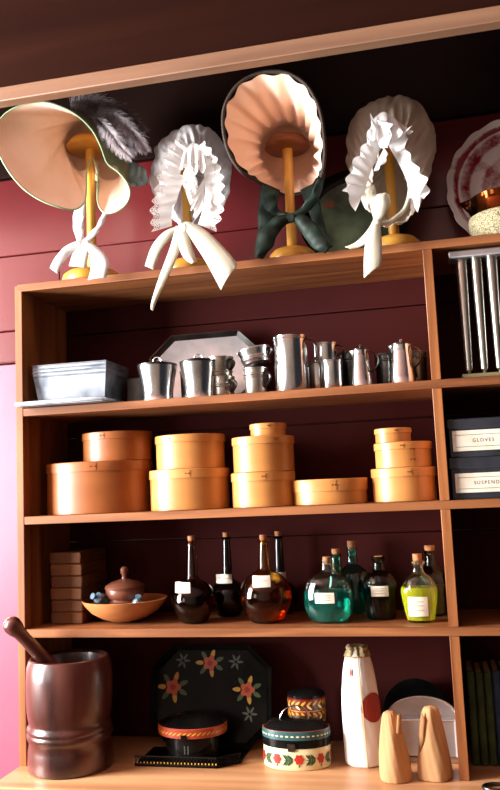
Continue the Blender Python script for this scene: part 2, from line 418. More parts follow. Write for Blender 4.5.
tag(build('cabinet_upright', b, M['upright']), 'right wooden upright dividing the long shelves from the black boxes', 'shelf upright')
b = MB(); b.box((0, -.146, ZC - .032), (XR, D, ZC), 0, .002)
tag(build('worktop', b, M['counter']), 'pale wooden worktop under the mortar and painted boxes', 'worktop')
b = MB(); b.box((.02, -.11, -.82), (XR, D, ZC - .032), 0)
tag(build('base_cabinet', b, M['red']), 'red painted base cabinet beneath the pale wooden worktop', 'cabinet')

# back wall: horizontal painted boards, with grooves
b = MB(); YW = D + .002
def boards(b, x0, x1, seams, mi=0, y=YW):
    for a, c in zip(seams[:-1], seams[1:]):
        b.box((x0, y, a + .0012), (x1, y + .02, c - .0012), mi, .0025)
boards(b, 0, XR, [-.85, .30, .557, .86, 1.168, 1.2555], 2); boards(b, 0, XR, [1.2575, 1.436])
boards(b, -1.95, XR, [1.436, 1.683])
boards(b, -1.95, XR, [1.687, 2.1], 1, YW - .006)
boards(b, -1.95, -.0005, [1.2, 1.436]); boards(b, -1.95, -.0005, [1.102, 1.2])
boards(b, -.07, -.0005, [-.85, 1.098], 3, YW + .004); boards(b, -1.95, -.0725, [-.85, 1.098], 3, YW - .004)
b.box((-1.95, YW + .02, -.85), (XR, YW + .05, 2.1), 0)
struct(build('wall_back', b, [M['red'], M['upshade'], M['redshade'], M['pinkglare']]))
b = MB(); b.box((-1.95, YW - .006, 1.1005), (-.0005, YW + .01, 1.104), 0, .001)
struct(build('trim_1', b, M['red']))
# boxed beam over the shelving
b = MB(); b.box((-1.95, -.185, 1.7215), (XR, -.165, 2.06), 0, .001)
struct(build('trim_2', b, M['fascia']))
b = MB(); b.box((-1.95, -.19, 1.684), (XR, -.155, 1.7215), 0, .002)
struct(build('trim_3', b, M['trim']))
b = MB(); b.box((-1.95, -4.2, 2.062), (XR + 1.1, .32, 2.12), 0)
struct(build('ceiling', b, noisy(mat('ceiling_paint', srgb(190, 150, 140), .8), srgb(180, 138, 128), srgb(200, 160, 148))))
b = MB(); b.box((-1.95, -4.2, -.9), (XR + 1.1, .32, -.85), 0); struct(build('floor', b, M['floor']))
b = MB(); b.box((-1.95, -4.25, -.85), (XR + 1.1, -4.2, 2.1), 0); struct(build('wall_front', b, M['plaster']))
b = MB()
WY0, WY1, WZ0, WZ1 = -1.65, -.60, .10, 1.95
V0, V1 = -4.12, -2.78
b.box((-2.0, -4.2, -.85), (-1.95, V0, 2.1)); b.box((-2.0, V0, -.85), (-1.95, V1, .2)); b.box((-2.0, V0, 1.64), (-1.95, V1, 2.1)); b.box((-2.0, V1, -.85), (-1.95, WY0, 2.1)); b.box((-2.0, WY1, -.85), (-1.95, .32, 2.1))
b.box((-2.0, WY0, -.85), (-1.95, WY1, WZ0)); b.box((-2.0, WY0, WZ1), (-1.95, WY1, 2.1))
struct(build('wall_left', b, M['plaster']))
b = MB()
for y in (WY0, WY1 - .04): b.box((-2.0, y, WZ0), (-1.94, y + .04, WZ1))
for z in (WZ0, (WZ0 + WZ1) / 2 - .02, WZ1 - .04): b.box((-1.99, WY0 + .04, z), (-1.95, WY1 - .04, z + .04))
struct(build('window_1', b, M['plaster']))
b = MB()
for y in (V0, V1 - .04): b.box((-2.0, y, .2), (-1.94, y + .04, 1.64))
for zq in (.2, .9, 1.6): b.box((-1.99, V0 + .04, zq), (-1.95, V1 - .04, zq + .04))
struct(build('window_fill', b, M['plaster']))  # unseen second window, added for the wall sheen and as fill

# ------------------------------------------------------------------ helpers for goods
def ovalbox(name_unused, label, px0, px1, zt, zb, y, dep, m, mlid, group, lidh=.022, knob=False, seam=True, lid=True):
    L = at(px0, 500, y).x; 
    return None
def bandbox(label, xc, y, z, w, h, dep, m, lidh=.02, laps=((-1.3, .0),), group='wooden bandboxes'):
    t = thing('bandbox', label, 'bandbox', (xc, y, z), 0, group)
    rx = w / 2; sy = dep / w
    rb = rx - .0024
    b = MB(); b.lathe([(rb - .002, 0), (rb, .001), (rb, h - .004), (rb - .004, h - .004), (rb - .004, h - .01)], 64, sy=sy)
    a0 = -1.15
    # lapped seam with pointed fingers and tacks
    for zz in ((.3, .7) if laps[0][0] == -1.5 else ()):
        vs = []
        for k in range(9):
            a = a0 - k * .035; q = (k / 8)
            for s in (-1, 1):
                vs.append(((rb + .001) * math.cos(a), (rb + .001) * math.sin(a) * sy, h * zz + s * .016 * (1 - q) + 0.0))
        b.add(vs, [(2 * i, 2 * i + 2, 2 * i + 3, 2 * i + 1) for i in range(8)], 0)
        for q in (0, .12):
            a = a0 - q; c = Vector(((rb + .0012) * math.cos(a), (rb + .0012) * math.sin(a) * sy, h * zz))
            b.box(c - Vector((.0016, .0012, .0016)), c + Vector((.0016, .0012, .0016)), 1, .0004)
    build('box_body', b, [m[0], M['tack']], t)
    b = MB(); b.lathe([(rx - .003, h - lidh), (rx, h - lidh + .0005), (rx, h - .0015), (rx - .0015, h), (rx - .003, h - .001), (0, h - .001)], 64, sy=sy)
    # lap end of the lid band
    vs = []; al = laps[0][0]
    for k in range(6):
        a = al - k * .03
        for zz in (h - lidh + .002, h - .003): vs.append(((rx + .0009) * math.cos(a), (rx + .0009) * math.sin(a) * sy, zz))
    b.add(vs, [(2 * i, 2 * i + 2, 2 * i + 3, 2 * i + 1) for i in range(5)], 0)
    for q in (.02, .1):
        a = al - q; c = Vector(((rx + .0012) * math.cos(a), (rx + .0012) * math.sin(a) * sy, h - lidh / 2))
        b.box(c - Vector((.0014, .001, .0014)), c + Vector((.0014, .001, .0014)), 1, .0004)
    build('box_lid', b, [m[1], M['tack']], t)
    return t
MO = (M['boxshade'], M['boxshade']); ML = (M['box'], M['boxlid'])
e = .0004
bandbox('largest oval bandbox at the far left, under a smaller brown one', .177, .135, Z3 + e, .298, .1355, .24, MO, .026)
bandbox('dull brown bandbox resting on the largest bandbox at the left', .231, .135, Z3 + .136 + e, .194, .078, .17, MO, .02, laps=((-1.6, 0),))
bandbox('pale bandbox under another, second stack from the left', .438, .12, Z3 + e, .216, .1045, .19, ML, .024)
bandbox('pale bandbox topmost of the two-box second stack from the left', .443, .12, Z3 + .105 + e, .188, .089, .165, ML, .02, laps=((-1.9, 0),))
bandbox('bottom bandbox of the three-box stack in the middle of the shelf', .641, .10, Z3 + e, .166, .087, .15, ML, .022)
bandbox('middle bandbox of the three-box stack in the middle of the shelf', .645, .10, Z3 + .0875 + e, .162, .090, .148, ML, .020, laps=((-.9, 0),))
bandbox('smallest bandbox on top of the middle stack of three', .660, .10, Z3 + .178 + e, .096, .033, .085, ML, .014)
bandbox('bottom bandbox of the right stack of three, by the upright', .997, .10, Z3 + e, .160, .081, .15, ML, .022)
bandbox('middle bandbox of the right stack of three, with a lap seam', .999, .10, Z3 + .0815 + e, .142, .062, .13, ML, .018, laps=((-1.5, 0),))
bandbox('smallest bandbox on top of the right stack of three', .977, .10, Z3 + .144 + e, .092, .036, .085, ML, .013)
t = bandbox('low wide pale bandbox standing alone between the two triple stacks', .812, .10, Z3 + e, .190, .062, .15, ML, .030)

# ------------------------------------------------------------------ tin row
def handle(p0, p1, out, r=.0045, n=16, flat=2.0):
    """strap handle from p0 to p1 bulging along out"""
    P = []
    for k in range(n):
        t = k / (n - 1); q = Vector(p0).lerp(Vector(p1), t)
        P.append(q + Vector(out) * (math.sin(PI * t ** .8)) ** .75)
    b = MB(); b.tube(P, r * .35, 8, 0, flat=flat * 2.2); return b
def mug(label, xc, y, z, rb, rt, h, m, bands=(), hdir=-25, hs=.03, open_=True, cat='mug', hh=(.85, .25), group=None, name='tin_mug', hm=None):
    t = thing(name, label, cat, (xc, y, z), 0, group)
    pr = [(rb, 0), (rb + .001, .002)]
    for q in bands: 
        rq = rb + (rt - rb) * q
        pr += [(rq, q * h - .003), (rq + .0022, q * h - .001), (rq + .0022, q * h + .001), (rq, q * h + .003)]
    pr += [(rt, h - .004), (rt + .0018, h - .003), (rt + .0018, h - .0005), (rt - .001, h)]
    if open_: pr += [(rt - .003, h - .002), (rb - .003, .004), (0, .004)]
    b = MB(); b.lathe(pr, 48); build('cup_body', b, m, t)
    if hs:
        a = math.radians(hdir); d = Vector((math.cos(a), math.sin(a), 0))
        r0 = rb + (rt - rb) * hh[0]; r1 = rb + (rt - rb) * hh[1]
        build('handle', handle(d * (r0 - .001) + Vector((0, 0, h * hh[0])), d * (r1 - .001) + Vector((0, 0, h * hh[1])), d * hs), hm or m, t)
    return t
z = Z2 + .0004
# flared canisters with lids
def canister(label, xc, y, r):
    t = thing('tin_canister', label, 'canister', (xc, y, z), 0, 'lidded tin canisters')
    b = MB(); b.lathe([(r * .80, 0), (r * .83, .002), (r * .78, .012), (r * .80, .03), (r * .90, .062), (r, .088), (r + .001, .094), (r - .001, .095)], 56)
    build('canister_body', b, M['tin'], t)
    b = MB(); b.lathe([(r + .001, .0955), (r + .0015, .098), (r * .9, .101), (r * .35, .107), (0, .108)], 48)
    build('lid', b, M['tindark'], t)
    b = MB(); b.tube([(.011 * math.cos(a), 0, .108 + .011 * math.sin(a)) for a in [PI * k / 10 for k in range(11)]], .0018, 8); build('lid_ring', b, M['tin'], t)
    return t
canister('flared tin canister with ring lid, beside the square pans', .376, .065, .0515)
canister('flared tin canister with ring lid, second from the square pans', .490, .065, .049)
mug('small tin mug half hidden between the two lidded canisters', .447, .135, z, .026, .030, .085, M['tin'], hs=0)
# oblong pans
def pan(b, w0, w1, d0, d1, z0, z1, th=.0015, cx=0):
    o = [(-w0, -d0, z0), (w0, -d0, z0), (w0, d0, z0), (-w0, d0, z0)]
    u = [(-w1, -d1, z1), (w1, -d1, z1), (w1, d1, z1), (-w1, d1, z1)]
    b.add(o + u, [(3, 2, 1, 0)] + [(k, (k + 1) % 4, 4 + (k + 1) % 4, 4 + k) for k in range(4)])
    ii = [(x * .985, y * .985, zz + th) for x, y, zz in o]; uu = [(x * .985, y * .985, zz) for x, y, zz in u]
    b.add(ii + uu + u, [(0, 1, 2, 3)] + [(4 + k, 4 + (k + 1) % 4, (k + 1) % 4, k) for k in range(4)] + [(8 + k, 8 + (k + 1) % 4, 4 + (k + 1) % 4, 4 + k) for k in range(4)])
    P = [Vector(u[k]).lerp(Vector(u[(k + 1) % 4]), q / 6) for k in range(4) for q in range(6)]
    b.tube(P, .0022, 6, closed=True)
px0 = .142
t = thing('roasting_pan', 'lowest deep oblong tin pan of the stack on the flat tin sheet', 'pan', (px0, .105, Z2 + .0135), 0, 'stacked oblong tin pans')
b = MB(); pan(b, .094, .104, .066, .078, 0, .072); build('pan_body', b, M['pan'], t)
for k in range(3):
    t = thing('roasting_pan', ['oblong tin pan rim second from the bottom of the stack', 'oblong tin pan rim third from the bottom of the stack', 'topmost oblong tin pan of the stack at the left'][k], 'pan', (px0, .105, Z2 + .0135 + .003 + .0095 * (k + 1)), 0, 'stacked oblong tin pans')
    b = MB(); pan(b, .094, .1055, .066, .0785, 0, .0705); build('pan_body', b, M['pan'], t)
# square tin behind on the right of the pans
b = MB(); b.box((0, 0, 0), (.062, .10, .078), 0, .002); o = build('tin_box', b, M['tindark']); o.location = (.268, .12, z)
tag(o, 'dark square tin standing between the pans and the first canister', 'tin box')
# flat tin sheet tray, its corner sticking out past the shelf
poly = [(.019, -.033), (.026, -.039), (.262, -.040), (.262, .0), (.262, .20), (.030, .20), (.030, -.004), (.021, -.012)]
b = MB(); b.prism(poly, 0, .0045); 
ed = cr([(p[0], p[1], .0075) for p in poly], 160, True)
b.tube([Vector((p[0], p[1], .0065)) for p in poly], .005, 8, closed=True)
o = build('tin_sheet', b, M['pan']); o.location = (.0, .0, Z2 + .0018)
tag(o, 'flat tin tray under the oblong pans, overhanging the shelf edge', 'tray')
# octagonal tray leaning on the back wall
def octagon(w, h, c): return [(-w, -h + c), (-w + c, -h), (w - c, -h), (w, -h + c), (w, h - c), (w - c, h), (-w + c, h), (-w, h - c)]
t = thing('octagonal_tray', 'large octagonal silver tray with dark rim, leaning behind the mugs', 'tray', (.462, .225, Z2 + .104), 0)
t.rotation_euler = (math.radians(80), 0, 0)
o1 = octagon(.160, .103, .062); o2 = octagon(.148, .091, .057); o3 = octagon(.1605, .1035, .062)
b = MB(); b.prism(o2, -.002, 0); build('tray_floor', b, M['tinmat'], t, smooth=False)
b = MB()
b.grid([[Vector((*p, 0)) for p in o2], [Vector((*p, .012)) for p in o1], [Vector((*p, .012)) for p in o3], [Vector((p[0] * 1.002, p[1] * 1.002, -.002)) for p in o2]], closed=True)
b.tube([Vector((*p, .012)) for p in o1], .0012, 6, closed=True)
build('tray_rim', b, M['tindark'], t, smooth=False)
G = 'small tin mugs and cups'
mug('lower small tin cup of the pair behind the second canister', .548, .085, z, .028, .031, .056, M['tinold'], (.55, .65), -28, .016, open_=False, group=G, cat='cup', name='tin_cup', hm=M['tindark'])
mug('upper small tin cup stacked just right of the second canister', .543, .085, z + .0565, .030, .034, .052, M['tinold'], (.25,), -28, .016, group=G, cat='cup', name='tin_cup', hm=M['tindark'])
mug('banded tin cup under the tilted bowl-shaped cup', .640, .07, z, .027, .031, .070, M['tinold'], (.66, .76), -25, .018, open_=False, group=G, cat='cup', name='tin_cup', hm=M['tindark'])
c = mug('wide banded tin cup tilted on top of another, by the tall mug', .645, .075, z + .083, .036, .045, .038, M['tin'], (.3, .42), -20, .012, group=G, cat='cup', name='tin_cup', hm=M['tindark'])
c.rotation_euler = (math.radians(-4), math.radians(-11), 0); c.location.z = z + .081
mug('tallest straight tin mug with a big dark strap handle', .737, .055, z, .042, .0415, .142, M['tin'], (.955,), -12, .034, hh=(.93, .42), hm=M['tindark'])
mug('shiny low tin mug right of the tallest mug', .838, .065, z, .026, .027, .074, M['tin'], (), -30, .0, open_=False, group=G)
mug('small tin mug standing on the low mugs, dark loop handle', .822, .085, z + .0745, .029, .030, .048, M['tin'], (), -12, .020, group=G, hm=M['tindark'])
mug('low tin mug in shadow directly behind the tallest mug handle', .795, .110, z, .026, .028, .074, M['tin'], (), -30, .0, open_=False, group=G)
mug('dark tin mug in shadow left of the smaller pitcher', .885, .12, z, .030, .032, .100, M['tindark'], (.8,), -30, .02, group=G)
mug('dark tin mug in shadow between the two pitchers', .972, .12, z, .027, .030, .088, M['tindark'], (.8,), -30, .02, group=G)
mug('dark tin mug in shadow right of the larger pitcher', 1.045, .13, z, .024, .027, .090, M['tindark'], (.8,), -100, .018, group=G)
def pitcher(label, xc, y, r0, r1, h, knob):
    t = thing('tin_pitcher', label, 'pitcher', (xc, y, z), 0, 'covered tin pitchers')
    def sp(th, zz, r):
        a = abs(((th - PI) + PI) % (2 * PI) - PI)
        return r + (.013 * max(0, (zz / h - .8) / .2) * math.exp(-(a / .28) ** 2))
    b = MB(); b.lathe([(r0, 0), (r0 + .0015, .001), (r0, .004)] + [(r0 + (r1 - r0) * k / 6, .004 + (h - .006) * k / 6) for k in range(1, 7)] + [(r1 + .001, h)], 56, fn=sp)
    build('pitcher_body', b, M['tin'], t)
    b = MB(); b.lathe([(r1 + .0015, h + .0002), (r1 + .0015, h + .002), (r1 * .6, h + .005), (0, h + .006)], 40); build('lid', b, M['tindark'], t)
    b = MB(); b.lathe([(.002, h + .005), (.0025, h + .008), (.0045, h + .011), (.003, h + .0145), (0, h + .015)], 20); build('lid_knob', b, M['tin'] if knob else M['tindark'], t)
    d = Vector((math.cos(-.35), math.sin(-.35), 0))
    build('handle', handle(d * (r1 - .001) + Vector((0, 0, h * .95)), d * (r0 * .93) + Vector((0, 0, h * .38)), d * .026, .0035), M['tindark'], t)
pitcher('smaller tapered tin pitcher with dark lid, left one of two', .912, .06, .0275, .0185, .094, False)
pitcher('larger tapered tin pitcher with knobbed lid beside the upright', 1.012, .06, .0315, .0235, .099, True)

# ------------------------------------------------------------------ right bay: candle mould, black boxes, books
t = thing('candle_mould', 'tin candle mould with tapering tubes, standing on the right shelf', 'candle mould', (1.262, .05, Z2 + .0004))
b = MB(); b.box((-.122, -.03, .294), (.20, .03, .312), 0, .003); build('top_plate', b, M['tinmat'], t)
b = MB(); b.box((-.110, -.022, 0), (.20, .022, .0115), 0, .001); build('base_plate', b, M['brass'], t)
for k in range(8):
    b = MB(); xx = -.092 + .0355 * k
    b.lathe([(.003, .0115), (.0042, .019), (.0085, .023), (.0092, .03), (.0138, .27), (.0140, .294)], 24, c=(xx, 0, 0)); build('mould_tube', b, M['mould'], t)

def text_mesh(txt, size, spacing=1.0):
    cu = bpy.data.curves.new('t', 'FONT'); cu.body = txt; cu.size = size; cu.align_x = 'CENTER'; cu.align_y = 'CENTER'; cu.space_character = spacing; cu.extrude = .0001
    ob = bpy.data.objects.new('t', cu); COL.objects.link(ob)
    dg = bpy.context.evaluated_depsgraph_get(); dg.update()
    me = bpy.data.meshes.new_from_object(ob.evaluated_get(dg))
    vs = [v.co.copy() for v in me.vertices]; fs = [tuple(p.vertices) for p in me.polygons]
    bpy.data.objects.remove(ob); bpy.data.curves.remove(cu); bpy.data.meshes.remove(me)
    return vs, fs
def carton(label, x0, zb, h, lx0, lx1, lz0, lz1, txt, tx, lid):
    t = thing('storage_box', label, 'box', (x0, .012, zb), 0, 'labelled black storage boxes')
    w = .31
    b = MB(); b.box((.003, .003, 0), (w - .003, .2, h - .004), 0, .002); build('box_body', b, M['blackbox'], t)
    b = MB(); b.box((0, 0, h - lid), (w, .203, h), 0, .002); build('box_lid', b, M['blackbox'], t)
    yl = .003 - .0008
    b = MB(); b.box((lx0, yl - .0002, lz0), (lx1, yl + .002, lz1)); 
    for q in (.2, .78):
        zz = lz0 + (lz1 - lz0) * q; b.box((lx0 + .006, yl - .0005, zz - .0005), (lx1 - .006, yl, zz + .0005), 1)
    vs, fs = text_mesh(txt, .0118, 1.4)
    R = Matrix.Translation((tx, yl - .0004, (lz0 + lz1) / 2 - .0005)) @ Matrix.Rotation(PI / 2, 4, 'X') @ Matrix.Diagonal((.9, 1, 1, 1))
    b.add([R @ v for v in vs], fs, 1)
    build('paper_label', b, [M['label'], M['ink']], t, smooth=False)
carton('black storage box labelled SUSPENDERS, under the gloves box', 1.106, Z3 + .0005, .0975, .012, .175, .015, .060, 'SUSPENDERS', .094, .027)
carton('black storage box labelled GLOVES, on top of another black box', 1.1075, Z3 + .0985, .090, .011, .150, .014, .062, 'GLOVES', .0805, .024)

# folded dark cloth in the shelf above the books
for k, (w, h) in enumerate(((.16, .035), (.15, .035))):
    b = MB(); b.box((0, 0, 0), (w + .08, .15, h), 0, .010); o = build('folded_cloth', b, M['cloth_dg']); o.location = (1.215 + .01 * k, .07, Z4 + .0005 + .036 * k)
    tag(o, ['lower dark green folded cloth in the shadowy right shelf', 'upper dark green folded cloth in the shadowy right shelf'][k], 'cloth', 'folded cloths')
xb = 1.113
bl = ['green cloth book nearest the upright on the bottom right', 'second green cloth book from the upright', 'third green cloth book, next to the blue ones', 'blue cloth book beside the green books', 'blue cloth book rightmost against the photo edge', 'blue cloth book beyond the rightmost visible one']
for k in range(5):
    m = M['bookg'] if k < 3 else M['bookb']; w = (.0185, .0185, .0185, .0185, .019)[k]; h = .212 + (.003, -.002, .001, .004, .002)[k]
    t = thing('book', bl[k], 'book', (xb, .105, ZC + .0005), 0, 'cloth bound books standing on the worktop')
    b = MB(); n = 8
    prof = [(w / 2 + w / 2 * .98 * math.cos(PI + PI * q / n), .006 - .006 * math.sin(PI * q / n)) for q in range(n + 1)]
    poly = prof + [(w - .0005, .145), (w - .003, .145), (w - .003, .009), (.003, .009), (.003, .145), (.0005, .145)]
    b.prism(poly, 0, h); build('book_cover', b, m, t)
    b = MB(); b.box((.0032, .010, .003), (w - .0032, .142, h - .003)); build('page_block', b, M['pages'], t)
    xb += w + .0012

# ------------------------------------------------------------------ shelf of bottles
def bottle(label, xc, y, prof, gm, liq=None, level=0, sy=1.0, ribs=0, twist=0, cork=(.009, .012, .012), lab=None, rot=0, neckcol=None, tilt=0, group='corked glass bottles'):
    """prof outer (r,z)"""
    t = thing('glass_bottle', label, 'bottle', (xc, y, Z4 + .0006), rot, group)
    H = prof[-1][1]
    P = [Vector((r, 0, zz)) for r, zz in prof]
    sm = cr(P, 44); sm = [(max(p.x, .0), p.z) for p in sm]
    def fn(th, zz, r):
        if not ribs: return r
        f = min(1, max(0, (r - .016) / .02))
        return r + .0011 * f * math.sin(ribs * th + twist * zz)
    th = .0022
    inner = [(max(r - th, 0), zz) for r, zz in sm if zz > .005]
    out = [(0, 0)] + sm
    b = MB(); b.lathe(out + [(sm[-1][0] - th, H)] + inner[::-1] + [(0, inner[0][1])], 56, sy=sy, fn=fn); build('glass_body', b, gm, t)
    if liq:
        ins = [(r + .0003, zz) for r, zz in inner if zz < level]
        b = MB(); b.lathe([(0, ins[0][1] - .0003)] + ins + [(0, ins[-1][1])], 56, sy=sy, fn=fn); build('liquid', b, liq, t)
    if cork:
        r0, up, dn = cork
        b = MB(); b.lathe([(r0 * .82, H - dn), (r0 * .95, H), (r0, H + .001), (r0 * 1.05, H + up), (0, H + up)], 24, sy=1); build('cork', b, M['cork'], t)
    if lab:
        a0, w, z0, h, kind = lab       # angle centre, angular width, z
        b = MB(); rows = []; nx, nz_ = 10, 5
        def R_(zz):
            for (ra, za), (rb_, zb_) in zip(sm[:-1], sm[1:]):
                if za <= zz <= zb_: return ra + (rb_ - ra) * (zz - za) / max(zb_ - za, 1e-6)
            return sm[-1][0]
        fa = math.atan2(CAM.y - y, CAM.x - xc)
        def onsurf(c, zz, lift):
            # point where a vertical line offset c from the axis (seen from the room) meets the glass
            dx, dy = math.cos(fa), math.sin(fa); px_, py_ = -dy * c, dx * c
            rr = R_(zz) + lift; A = dx * dx + dy * dy / sy ** 2; B = 2 * (px_ * dx + py_ * dy / sy ** 2); C_ = px_ * px_ + py_ * py_ / sy ** 2 - rr * rr
            tt = (-B + math.sqrt(max(B * B - 4 * A * C_, 0))) / (2 * A)
            return Vector((px_ + dx * tt, py_ + dy * tt, zz))
        for j in range(nz_ + 1):
            zz = z0 + h * j / nz_
            rows.append([onsurf(a0 + (i / nx - .5) * w, zz, .0016) for i in range(nx + 1)])
        b.grid(rows)
        for q in ((.55,) if kind == 1 else (.3, .55, .75)):
            rows = []
            for dz in (-.0008, .0008):
                zz = z0 + h * q + dz
                rows.append([onsurf(a0 + (i / 8 - .5) * w * .6, zz, .0022) for i in range(9)])
            b.grid(rows, 1)
        build('paper_label', b, [M['label'], M['inkpale']], t)
    return t
M['inkpale'] = mat('faded_ink', srgb(150, 140, 126), .8)
def globe(R, neck, H, rt=.016, rl=.012):
    """globe flask: body radius R, neck height"""
    pr = [(R * .45, 0), (R * .62, .004)]
    zc = R * .98
    for k in range(1, 9):
        a = -PI / 2 + .75 + k * (PI - .75 - .42) / 8
        pr.append((R * math.cos(a), zc + R * math.sin(a) * .98))
    pr += [(rt, zc + R * 1.02), (rt * .86, zc + R * 1.02 + (H - zc - R) * .35), (rl, H - .012), (rl, H - .007), (rl + .0035, H - .005), (rl + .0035, H - .001), (rl + .001, H)]
    return pr
bottle('dark claret globe flask with tilted label and cork, leftmost in front', .445, .093, globe(.0575, 1, .207, .0165, .0105), M['g_dark'], M['l_red'], .10, lab=(-.026, .038, .080, .024, 1))
bottle('tall dark bottle in the back row with label, behind the claret flask', .512, .195, globe(.050, 1, .208, .0145, .010), M['g_black'], M['l_red'], .10, lab=(-.010, .042, .088, .022, 1))
bottle('amber globe flask with yellow neck, red liquid and centred label', .636, .092, globe(.066, 1, .204, .0165, .0105), M['g_amber'], M['l_amber'], .098, lab=(-.009, .044, .092, .026, 1))
bottle('tall dark bottle in the back row, right behind the amber flask', .650, .220, globe(.046, 1, .205, .0145, .010), M['g_black'], M['l_red'], .10, lab=(-.004, .040, .088, .022, 1))
def flask(R, zs, H, rn, rl):
    return [(R * .45, 0), (R * .72, .006), (R * .95, zs * .25), (R, zs * .47), (R * .95, zs * .68), (R * .76, zs * .88), (rn * 1.6, zs * 1.0), (rn, zs * 1.07), (rn * .95, H - .010), (rl, H - .006), (rl + .002, H - .002), (rl, H)]
bottle('round flattened teal flask half full of green liquid', .797, .078, flask(.0610, .119, .152, .014, .013), M['g_clear'], M['l_teal'], .078, .62, 30, 0, (.0095, .006, .012), lab=(-.010, .047, .050, .025, 3))
bottle('teal glass bottle with cork close behind the round teal flask', .812, .145, flask(.034, .105, .160, .014, .013), M['g_teal'], M['l_brown'], .07, .8, 24, 0, (.010, .012, .01))
bottle('dark teal bottle with tallest cork, back row by the teal flask', .845, .222, flask(.047, .120, .170, .014, .013), M['g_teal'], M['l_teal'], .06, .8, 24, 0, (.011, .016, .01))
bottle('dark brown ribbed bottle with label, between teal and yellow flasks', .920, .125, [(.030, 0), (.034, .004), (.037, .03), (.042, .065), (.041, .088), (.030, .108), (.0175, .118), (.014, .126), (.0135, .140), (.017, .146), (.0175, .150), (.015, .152)], M['g_olive'], M['l_brown'], .09, .8, 16, 60, (.010, -.002, .012), lab=(-.001, .042, .058, .025, 3))
bottle('clear ribbed flask of bright yellow liquid with a white label', 1.017, .073, [(.027, 0), (.031, .004), (.036, .025), (.042, .06), (.0415, .08), (.030, .102), (.017, .114), (.0135, .120), (.013, .130), (.017, .138), (.017, .142), (.014, .144)], M['g_clear'], M['l_yellow'], .085, .7, 22, 110, (.0105, .016, .01), lab=(-.005, .046, .016, .046, 3))
bottle('dark green corked bottle in shadow behind the yellow flask', 1.046, .175, [(.026, 0), (.030, .004), (.033, .03), (.037, .07), (.033, .10), (.016, .120), (.013, .128), (.0125, .150), (.016, .156), (.014, .160)], M['g_olive'], M['l_yellow'], .08, .8, 22, 110, (.0125, .012, .01))

# stack of wooden cases
for k in range(6):
    b = MB(); dx = (.0, .001, -.001, .0015, 0, -.002)[k]
    b.box((-.045, -.045, 0), (.045, .125, .0305), 0, .0025)
    b.box((-.0455, -.0455, .019), (.0455, .1255, .0203), 0)
    o = build('wooden_case', b, M['brick']); o.location = (.098 + dx, .125, Z4 + .0005 + .0313 * k)
    tag(o, ['lowest', 'second lowest', 'third from bottom', 'third from top', 'second from top', 'topmost'][k] + ' brown wooden case of the dim stack left of the bowl', 'wooden case', 'stacked wooden cases')

# bowl and what lies in it
t = thing('wooden_bowl', 'shallow turned wooden bowl holding a lidded jar', 'bowl', (.245, .125, Z4 + .0005))
b = MB(); b.lathe([(.030, 0), (.034, .001), (.060, .010), (.088, .026), (.106, .046), (.113, .058), (.110, .0585), (.102, .047), (.084, .030), (.056, .015), (.0, .012)], 64); build('bowl_body', b, M['bowl'], t)
t = thing('wooden_jar', 'small turned brown jar with knobbed lid, sitting in the bowl', 'jar', (.250, .115, Z4 + .013))
b = MB(); b.lathe([(.030, 0), (.034, .004), (.046, .042), (.042, .047), (.048, .053), (.051, .062), (.050, .072)], 56); build('jar_body', b, M['jar'], t)
b = MB(); b.lathe([(.052, .0725), (.053, .079), (.050, .083), (.036, .091), (.018, .096), (.008, .099), (.007, .108), (.0105, .114), (.011, .124), (.006, .130), (0, .131)], 48); build('jar_lid', b, M['jar'], t)
def vial(label, p, rot):
    t = thing('glass_vial', label, 'vial', p); t.rotation_euler = rot
    b = MB(); b.lathe([(.0, -.045), (.012, -.045), (.014, -.041), (.014, .005), (.006, .012), (.006, .022), (.008, .024), (.0, .024)], 32); build('vial_body', b, M['g_vial'], t)
M['g_vial'] = mat('dark_blue_glass', srgb(120, 150, 170), .06, 0, **{'Transmission Weight': .5})
vial('small bluish glass vial lying against the left of the bowl rim', at(99, 598, .075), (math.radians(60), math.radians(-50), 0))
vial('small dark glass vial tip showing at the right of the jar', at(138, 603, .075), (math.radians(35), math.radians(18), 0))

# ------------------------------------------------------------------ worktop goods
z = ZC + .0005
MX, MY = .1335, .016
t = thing('mortar', 'large dark turned wooden mortar on the worktop', 'mortar', (MX, MY, z))
zr = at(68, 656, MY).z - z
def u(py): return at(68, py + 8, MY - .09).z - z
pm = [(r_ * .985, z_) for r_, z_ in [(.101, 0), (.106, .003), (.107, .010), (.105, .05), (.102, u(742)), (.106, u(738)), (.1085, u(736)), (.1085, u(733)), (.1065, u(731)), (.108, u(729)), (.1075, u(726)), (.103, u(724)), (.1025, u(721)), (.1055, u(716)), (.1075, u(709)), (.1085, u(700)), (.109, u(690)), (.109, u(676)), (.107, u(664)), (.101, zr - .002), (.096, zr), (.085, zr - .006), (.078, zr - .06), (.065, zr - .17), (0, zr - .2)]]
b = MB(); b.lathe(pm, 72, fn=lambda th, zz, r: r * (1 + .004 * math.sin(3 * th + 1) + .002 * math.sin(7 * th + zz * 20))); build('mortar_body', b, M['mortar'], t)
# pestle leaning out of it
p0 = at(11, 624, -.085); p1 = at(47, 662, -.018); dv = (p1 - p0).normalized()
t = thing('pestle', 'dark wooden pestle leaning out of the mortar to the left', 'pestle', p1)
q = dv.to_track_quat('Z', 'Y'); t.rotation_mode = 'QUATERNION'; t.rotation_quaternion = q
Lp = (p1 - p0).length
b = MB(); b.lathe([(0, -Lp - .016), (.012, -Lp - .014), (.020, -Lp - .006), (.0225, -Lp + .004), (.021, -Lp + .018), (.0165, -Lp + .032), (.0155, -Lp + .055), (.018, 0), (.021, .06), (.026, .12), (.024, .15), (.0, .16)], 32); build('pestle_body', b, M['mortar'], t)

